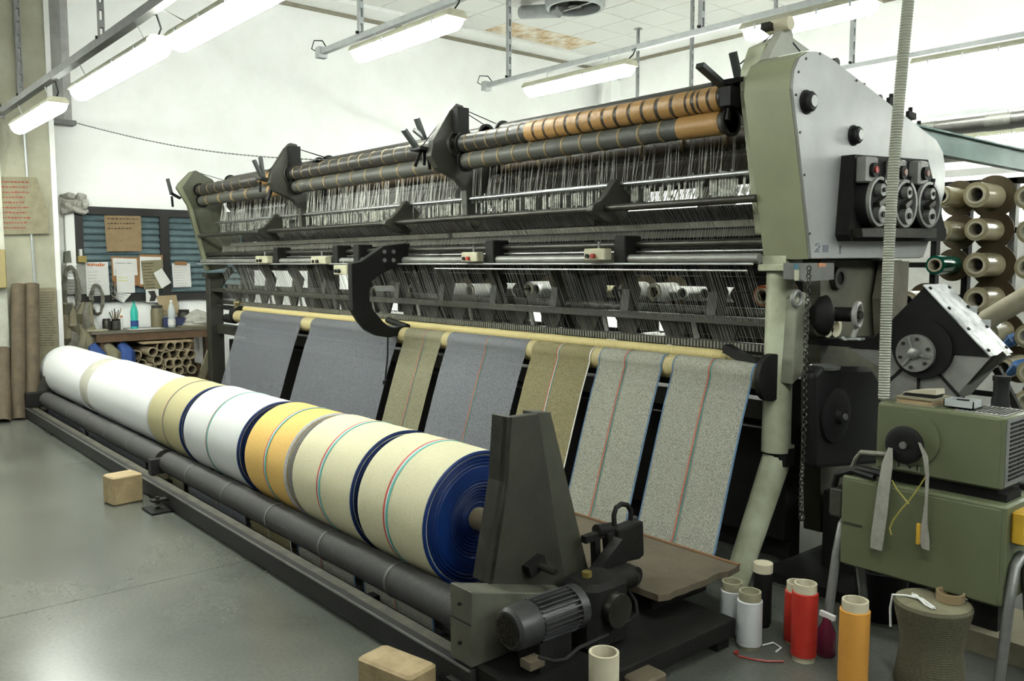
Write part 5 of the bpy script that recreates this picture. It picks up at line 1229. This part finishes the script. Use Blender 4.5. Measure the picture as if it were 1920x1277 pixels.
jr=thing('black_jar','black bottle standing behind the tray','bottle',(p.x,FY+.50,.95))
B().lathe((p.x,FY+.5,.9),(0,0,1),[(0,.035),(.14,.035),(.155,.030),(.22,.030)],16).obj('body',BLACK,jr)
B().cyl((p.x,FY+.5,1.12),(p.x,FY+.5,1.14),.034,14).obj('cap',BLACK,jr)
B().box(p.x-.06,p.x+.06,FY+.42,FY+.58,0,.9).obj('pedestal_stub',DARK,jr,smooth=0)
# corrugated conduit from the ceiling to the unit
c0=Vector((at(1657,752,y=UY+.08).x,UY+.08,uz1+.002)); c1=at(1703,0,y=UY+.14)
c2=c1+(c1-c0)*((ZC-.03-c1.z)/(c1.z-c0.z))
mid=c0.lerp(c1,.5)+Vector((-.008,0,0))
pts=[];rad=[]
Ls=(c2-c0).length; n=int(Ls/.0055)
for i in range(n+1):
    u=i/n; z_=c0.z+(c2.z-c0.z)*u; bow=.018*math.sin(math.pi*min(1,u*2.6))
    q=c0.lerp(c2,u); pts.append(q+Vector((-bow,0,0))); rad.append(.0235 if i%2 else .0205)
tag(B().tube(pts,rad,12).obj('corrugated_conduit',mat('conduit_grey',(.30,.31,.25),.45,col2=(.20,.205,.165),scale=8)),'grey corrugated conduit rising from the control unit to the ceiling','conduit')

# ------------------------------------------------------------------ yarn bobbins on the floor
def bobbin(label,px,py,r,h,yarn,core=TUBEL,top=.035,bot=.012,ri=None,name='yarn_bobbin'):
    q=at(px,py,z=0)
    t=thing(name,label,'bobbin',(q.x,q.y,0),'yarn bobbins on the floor')
    rc_=ri or r*.88
    B().pipe((q.x,q.y,0),(q.x,q.y,h),rc_,rc_*.84,28).obj('tube_core',core,t)
    prof=[(0,rc_*.95),(.004,r),(h-top-bot-.004,r),(h-top-bot,rc_*.95)]
    B().lathe((q.x,q.y,bot),(0,0,1),prof,32,False,False).obj('wound_yarn',yarn,t)
    return t
WY=bands('bobbin_white',(0.62,0.63,0.64),(0.50,0.51,0.52),60,'Z',.55,.3,.5,.4)
RYN=bands('bobbin_red',(0.55,0.035,0.02),(0.42,0.02,0.012),60,'Z',.5,.3,.5,.4); OYN=bands('bobbin_orange',(0.72,0.36,0.07),(0.58,0.25,0.04),60,'Z',.5,.3,.5,.4)
bobbin('rear white yarn bobbin at the foot of the slanted leg',1371,1188,.050,.235,WY,mat('core_olive',(.33,.31,.20),.7))
bobbin('front white yarn bobbin with an olive core before the platform',1404,1212,.052,.240,WY,MATS['core_olive'])
bobbin('rear red yarn bobbin partly hidden by the other red one',1492,1205,.050,.265,RYN)
bobbin('front red yarn bobbin with a cream core end',1506,1236,.051,.320,RYN,bot=.02)
bobbin('tall orange yarn bobbin beside the wrapped spool',1598,1284,.055,.335,OYN,bot=.012)
t=bobbin('black bobbin with a cream ring behind the white ones',1428,1172,.040,.245,BLACK,BLACK,top=.0)
B().cyl((t.location.x,t.location.y,.245),(t.location.x,t.location.y,.285),.042,20).obj('cream_ring',TUBEL,t)
q=at(1130,1240,z=.12)
t=thing('cardboard_core','short pale cardboard core standing open at the bottom edge','tube',(q.x,q.y,0))
q=at(1132,1275,x=-1.96)
t.location=(q.x,q.y,0)
B().pipe((q.x,q.y,0),(q.x,q.y,at(1132,1222,x=-1.96).z),.053,.044,28).obj('tube_wall',TUBEL,t)
q=at(1548,1228,z=0)
t=thing('violet_bottle','small dark red spray bottle with a white trigger between the bobbins','bottle',(q.x,q.y,0))
B().lathe((q.x,q.y,0),(0,0,1),[(0,.035),(.01,.04),(.10,.038),(.14,.018),(.16,.014)],16).obj('body',glassy('violet_plastic',(.10,.012,.03),.15,.85),t)
B().bar((q.x-.03,q.y,.172),(q.x+.035,q.y,.165),.016,.02).obj('trigger_head',WHITE,t)
# wrapped hourglass spool with tape ring and strap
q=at(1738,1290,z=0); SX,SY=q.x,q.y+.02
SACK=bands('sack_olive',(0.125,0.115,0.07),(0.06,0.056,0.033),34,'Z',.75,.35,.5,.7)
t=thing('wrapped_spool','big olive yarn spool with a waist standing under the green cabinet','spool',(SX,SY,0))
SH=.335
B().lathe((SX,SY,0),(0,0,1),[(0,.118),(.02,.128),(.09,.118),(.16,.110),(.22,.116),(.29,.132),(SH-.012,.138),(SH,.132)],36).obj('wound_yarn',SACK,t)
B().lathe((SX,SY,SH),(0,0,1),[(0,.130),(.004,.120),(.004,.04)],30,False).obj('end_face',mat('sack_top',(.21,.195,.12),.8,col2=(.12,.11,.065),scale=20),t)
tp=tag(B().pipe((SX+.045,SY+.04,SH+.006),(SX+.045,SY+.04,SH+.040),.050,.042,28).obj('tape_ring',mat('tape_brown',(.33,.24,.13),.5)),'empty brown tape ring lying on the wrapped spool','tape')
t=thing('white_strap','thin white strap with a loop lying on the wrapped spool','strap',(SX-.03,SY-.06,SH))
B().tube([at(a,b_,x=SX-.02) if False else Vector((SX+dx_,SY+dy_,z_)) for dx_,dy_,z_ in ((-.128,-.062,.21),(-.134,-.058,.28),(-.125,-.062,.338),(-.08,-.05,.345),(-.02,-.05,.35),(.02,-.075,.347),(.045,-.09,.346),(.04,-.10,.346),(.01,-.09,.348),(-.03,-.055,.352),(-.05,-.03,.350),(-.07,-.02,.348),(-.06,-.04,.350),(-.02,-.06,.353))],.0045,6).obj('strap_loop',WHITE,t)
# thread scraps on the floor by the red bobbin
t=thing('thread_scraps','red and white thread scraps on the floor before the white bobbin','threads',(-1.9,2.9,0))
for pts,mm in ((((1385,1222),(1380,1227),(1376,1224),(1382,1220)),REDP),(((1385,1230),(1410,1236),(1440,1240),(1470,1240)),REDP),(((1430,1210),(1450,1205),(1465,1215),(1455,1222)),WHITE)):
    B().tube([at(a,b_,z=.006) for a,b_ in pts],.004,5).obj('thread',mm,t)
# wooden blocks
def block(label,corners,h,rz=0,name='wooden_block'):
    t=thing(name,label,'block',(corners[0],corners[1],0))
    return t
q=at(228,945,z=0)
o=B().bevbox(-.085,.085,-.10,.10,0,.19,.012).obj('wooden_block',WOOD); o.location=(q.x-.06,q.y+.03,0); o.rotation_euler=(0,0,R(8)); tag(o,'small upright wooden block on the floor before the winder rail','block')
q=at(735,1207,z=.15); 
o=B().bevbox(-.15,.13,-.075,.075,0,.13,.014).obj('wooden_block',WOOD); o.location=(q.x+.10,q.y-.035,0); o.rotation_euler=(0,0,R(12)); tag(o,'worn wooden block cut by the bottom edge beside the winder','block')
q=at(1190,1240,x=-1.98)
o=B().bevbox(-.05,.06,-.06,.08,0,.10,.012).obj('wooden_block',mat('dark_wood',(.13,.10,.06),.8,col2=(.06,.045,.03))); o.location=(-1.99,q.y+.05,0); tag(o,'dark wooden block behind the pale cardboard core','block')
# dark bucket and pale board under the cabinets
q=at(1608,1085,x=-1.85)
t=thing('black_bucket','black bucket standing in the shade behind the orange bobbin','bucket',(-1.78,3.72,0))
B().lathe((-1.78,3.72,0),(0,0,1),[(0,.095),(.22,.12),(.23,.125),(.23,.112),(.03,.09)],24,True,False).obj('pail',BLACK,t)
tag(B().box(-1.60,-.80,3.66,4.05,0.0,.09).obj('pale_box',CARDG,smooth=0),'flat grey cardboard box on the floor under the cabinet','box')

# ------------------------------------------------------------------ creel with film spools behind the drive
CYL=5.75
cr=thing('yarn_creel','dark steel creel frame with spindles behind the machine head','creel frame',(-2.2,CYL+.3,0))
for px in (1885,1800,1740): 
    p=at(px,480,y=CYL+.28); B().box(p.x-.02,p.x+.02,CYL+.36,CYL+.42,0,2.16).obj('post',ALU2 if px==1885 else DARK,cr,smooth=0)
for zz in (2.12,.12): B().box(-2.85,-1.2,CYL+.36,CYL+.42,zz,zz+.04).obj('cross_bar',DARK,cr,smooth=0)
sp0=thing('film_spool','','spool',(0,0,0),'pale film spools on the creel')
FILM=mat('pale_film',(0.46,0.41,0.26),.25,col2=(.38,.33,.21),scale=20,coat=.3); FILMG=mat('green_film',(0.005,0.13,0.085),.18,col2=(.004,.10,.065),coat=.4)
DISC=mat('brown_disc',(0.085,0.058,0.02),.7,col2=(.05,.034,.013),scale=12)
B().pipe((0,0,0),(0,.30,0),.058,.044,24).obj('core',TUBEL,sp0)
B().lathe((0,.012,0),(0,1,0),[(0,.058),(0,.080),(.26,.080),(.26,.058)],28,False,False).obj('film',FILM,sp0)
B().cyl((0,.278,0),(0,.290,0),.140,30).obj('flange_disc',DISC,sp0)
B().cyl((0,.05,0),(0,.38,0),.02,10).obj('spindle',DARK,sp0)
rowsz=[(365,'top'),(430,'second'),(497,'third'),(562,'fourth'),(627,'fifth'),(695,'sixth'),(750,'lowest')]
first=True
def place_spool(px,py,label,scale=1,green=False,Y=CYL):
    global first
    q=at(px,py,y=Y)
    o=sp0 if first else dup(sp0); first=False
    o.location=(q.x,Y,q.z); o.scale=(scale,1,scale); o['label']=label
    if green:
        for c_ in o.children:
            if c_.name.startswith('film'): c_.data=c_.data.copy(); c_.data.materials[0]=FILMG
    return o
for py,nm in rowsz:
    zz=at(1829,py,y=CYL).z; B().box(-2.85,-1.2,CYL+.335,CYL+.36,zz-.018,zz+.018).obj('spindle_bar',DARK,cr,smooth=0)
for k,(py,nm) in enumerate(rowsz):
    if py<600: place_spool(1829,py,'pale film spool in the middle creel column, %s row'%nm,1.0 if k!=1 else .9)
    if k==2: place_spool(1752,py,'spool of shiny green film on the creel',.78,True)
    elif k<4: place_spool(1763 if k<2 else 1700,py+3,'pale film spool in the left creel column, %s row'%nm,.85)
    place_spool(1925+(k%2)*4,py+4,'pale film spool in the right creel column showing its brown disc, %s row'%nm,.9,Y=CYL-.18)
place_spool(1848,625,'pale film spool half hidden by the belt guard strip',.9); place_spool(1880,690,'film spool low behind the belt guard stay',.85)
place_spool(1700,565,'pale film spool in shade left of the belt guard tip',.85) if False else None
q=at(1905,570,y=CYL-.3)
t=thing('loose_tube','pale cardboard tube stuck out at an angle on the right creel edge','tube',(q.x,CYL-.3,q.z))
B().pipe(at(1850,600,y=CYL-.25),at(1945,545,y=CYL-.35),.06,.05,20).obj('tube_wall',TUBEL,t)
for k,(a,b_) in enumerate(((1900,640),(1910,690))):
    p=at(a,b_,y=CYL-.1)
    t=thing('blue_wrap',('upper','lower')[k]+' crumpled blue plastic wrap between the right creel spools','wrap',p)
    B().tube([p+Vector((-.05,0,-.04)),p+Vector((0,-.03,.01)),p+Vector((.06,.02,.04)),p+Vector((.12,0,.03))],[.02,.04,.035,.02],8).obj('wrap_fold',mat('wrap_blue',(.06,.17,.42),.4),t)
# green steel beam running from the housing to the rear
p=at(1738,262,x=-2.25)
t=thing('teal_beam','teal painted steel beam running back from the machine head','beam',(-2.25,5.0,p.z))
B().box(-2.28,-2.22,p.y-.4,YB-.3,p.z-.075,p.z-.065).obj('lower_flange',TEAL,t,smooth=0); B().box(-2.28,-2.22,p.y-.4,YB-.3,p.z+.055,p.z+.065).obj('upper_flange',TEAL,t,smooth=0); B().box(-2.253,-2.247,p.y-.4,YB-.3,p.z-.065,p.z+.055).obj('beam_web',TEAL,t,smooth=0)
for yy in (9.0,): B().box(-2.28,-2.22,yy,yy+.06,0,p.z-.075).obj('beam_post',TEAL,t,smooth=0)
# second machine far behind: dark warp beam, white guide strip, threads
Y9=7.9
t=thing('rear_machine','dark warp beams of a second machine far behind on the right','machine',(-2,Y9,0))
pa=at(1735,250,y=Y9);pb=at(1930,216,y=Y9+.0); zb_=(pa.z+pb.z)/2
b2=B().cyl((-6.0,Y9,zb_),(.3,Y9,zb_),.07,20).obj('far_beam',DKY,t)
for k in range(9): B().cyl((-5.5+k*.62,Y9,zb_),(-5.3+k*.62,Y9,zb_),.073,20).obj('pale_band',GRY,b2)
B().box(-6.0,.3,Y9-.05,Y9-.03,zb_-.17,zb_-.14).obj('white_strip',WHITE,t,smooth=0); B().box(-6.0,.3,Y9,Y9+.05,zb_-.30,zb_-.24).obj('dark_strip',GREEND,t,smooth=0)
B().box(-6.0,.3,Y9+.1,Y9+.14,zb_-.42,zb_-.36).obj('white_perforated_strip',WHITE,t,smooth=0)
tg=B()
for k in range(12):
    for j in range(5):
        xx=-5+k*.42+j*.02; tg.thread((xx,Y9-.06,zb_-.10),(xx,Y9-.06,zb_-.22),.004)
stuff(tg.obj('far_threads',YARNW,t,smooth=0))
for xx in (-5.9,.2): B().box(xx-.08,xx+.08,Y9-.1,Y9+.4,0,zb_+.1).obj('far_post',GREEND,t,smooth=0)
B().box(-6.0,.3,Y9-.02,Y9+.3,.2,1.95).obj('far_bed',mat('far_cloth',(.62,.62,.58),.8),t,smooth=0)
# creel behind the knitting machine: spools and tubes seen through the threads
CB=5.6
cb2=thing('rear_creel','dark creel frame behind the knitting machine seen through the threads','creel frame',(-6,CB+.35,0))
for k in range(10):
    xx=-10+k*.78; B().box(xx-.025,xx+.025,CB+.35,CB+.40,0,1.75).obj('post',DARK,cb2,smooth=0)
for zz in (.25,.95,1.70): B().box(-10.2,-2.9,CB+.35,CB+.40,zz,zz+.05).obj('cross_bar',DARK,cb2,smooth=0)
B().box(-10.3,-2.95,CB+.42,CB+.44,1.20,1.74).obj('dark_backdrop',DARK,cb2,smooth=0)  # added dark backdrop standing for the shade between spools
xx=-10.3; k=0
while xx<-3.4:
    w_=(.75,.5,.95,.62)[k%4]; B().box(xx,min(xx+w_,-2.95),CB+.42,CB+.44,.55,1.19).obj('lower_backdrop',GREEND,cb2,smooth=0); xx+=w_+(.20,.32,.16)[k%3]; k+=1  # dark panels added with gaps so little bright wall shows
for k,(a0_,a1_,b0_,b1_,hs,lb) in enumerate(((926,967,530,556,(.55,),'small white tray with one round hole left of centre behind the threads'),(1008,1086,530,558,(.12,.62),'white tray with two round holes in the middle behind the threads'),(1262,1376,536,567,(.27,.64),'wide white tray with two round holes behind the threads by the right post'),(1096,1153,534,558,(.7,),'yellowish tray with one round hole behind the threads'))):
    yp=5.35; pa=at(a0_,b0_,y=yp); pb=at(a1_,b1_,y=yp); xa_,xb_=pa.x,at(a1_,b0_,y=yp).x; zt_,zb_2=pa.z,pb.z
    t=thing('bobbin_tray',lb,'tray',((xa_+xb_)/2,yp,zb_2),'holed trays behind the machine')
    mm=WHITE if k<3 else mat('tray_yellow',(.50,.46,.27),.6)
    n=8; pr=[(yp+.05*math.sin(math.pi*i/n)*-1, zb_2+(zt_-zb_2)*i/n) for i in range(n+1)]; pr+=[(y_+.006,z_) for y_,z_ in reversed(pr)]
    B().prism(pr,'x',xa_,xb_).obj('plate',mm,t)
    for h in hs:
        hc_=Vector((xa_+(xb_-xa_)*h,yp-.06,(zt_+zb_2)/2)); r_=(zt_-zb_2)*.40
        rg_=B().pipe(hc_+Vector((0,-.02,0)),hc_+Vector((0,.05,0)),r_,r_*.76,22).obj('hole_ring',mm,t); B().cyl(hc_+Vector((0,.0,0)),hc_+Vector((0,.05,0)),r_*.755,18).obj('hole_dark',BLACK,rg_)  # black disc painted as the dark inside of the hole
    B().box((xa_+xb_)/2-.02,(xa_+xb_)/2+.02,yp+.01,CB+.36,(zt_+zb_2)/2-.01,(zt_+zb_2)/2+.01).obj('tray_arm',DARK,t,smooth=0)
k=0
names=['first','second','third','fourth','fifth','sixth','seventh','eighth','ninth','tenth','eleventh','twelfth','thirteenth','fourteenth']
for (a,b_) in ((700,548),(770,546),(835,545),(880,546),(990,543),(1170,546),(1225,548)):
    p=at(a,b_,y=CB); o=dup(sp0); o.location=(p.x,CB,p.z); o.scale=(1,1,1)
    o['label']='white film spool behind the threads, %s from the left'%names[k]; o['group']='film spools behind the knitting machine'; k+=1
    for c_ in o.children:
        if c_.name.startswith('film'):
            c_.data=bpy.data.meshes.get('white_film_mesh') or c_.data.copy(); c_.data.name='white_film_mesh'; c_.data.materials[0]=mat('white_film',(.66,.66,.62),.4)
p=at(1428,555,y=CB); o=dup(sp0,loc=(p.x,CB,p.z),label='orange film spool behind the threads next to the right post'); o['group']='film spools behind the knitting machine'
for c_ in o.children:
    if c_.name.startswith('film'): c_.data=c_.data.copy(); c_.data.materials[0]=mat('orange_film',(.60,.17,.06),.4)
for k,(a,b_) in enumerate(((735,590),(905,612),(1010,620),(1100,628),(1240,632))):
    p=at(a,b_,y=4.7)
    t=thing('machine_part_tray','white ribbed tray low behind the needle bar, %s from the left'%names[k],'tray',p)
    B().box(p.x-.16,p.x+.16,4.62,4.78,p.z-.02,p.z).obj('tray_base',WHITE,t,smooth=0)
    for j in range(3): B().lathe((p.x-.10+.1*j,4.62,p.z),(0,1,0),[(0,.03),(.16,.03)],12).obj('tray_rib',WHITE,t)
    B().box(p.x-.02,p.x+.02,4.66,4.74,0,p.z-.02).obj('tray_post',DARK,t,smooth=0)
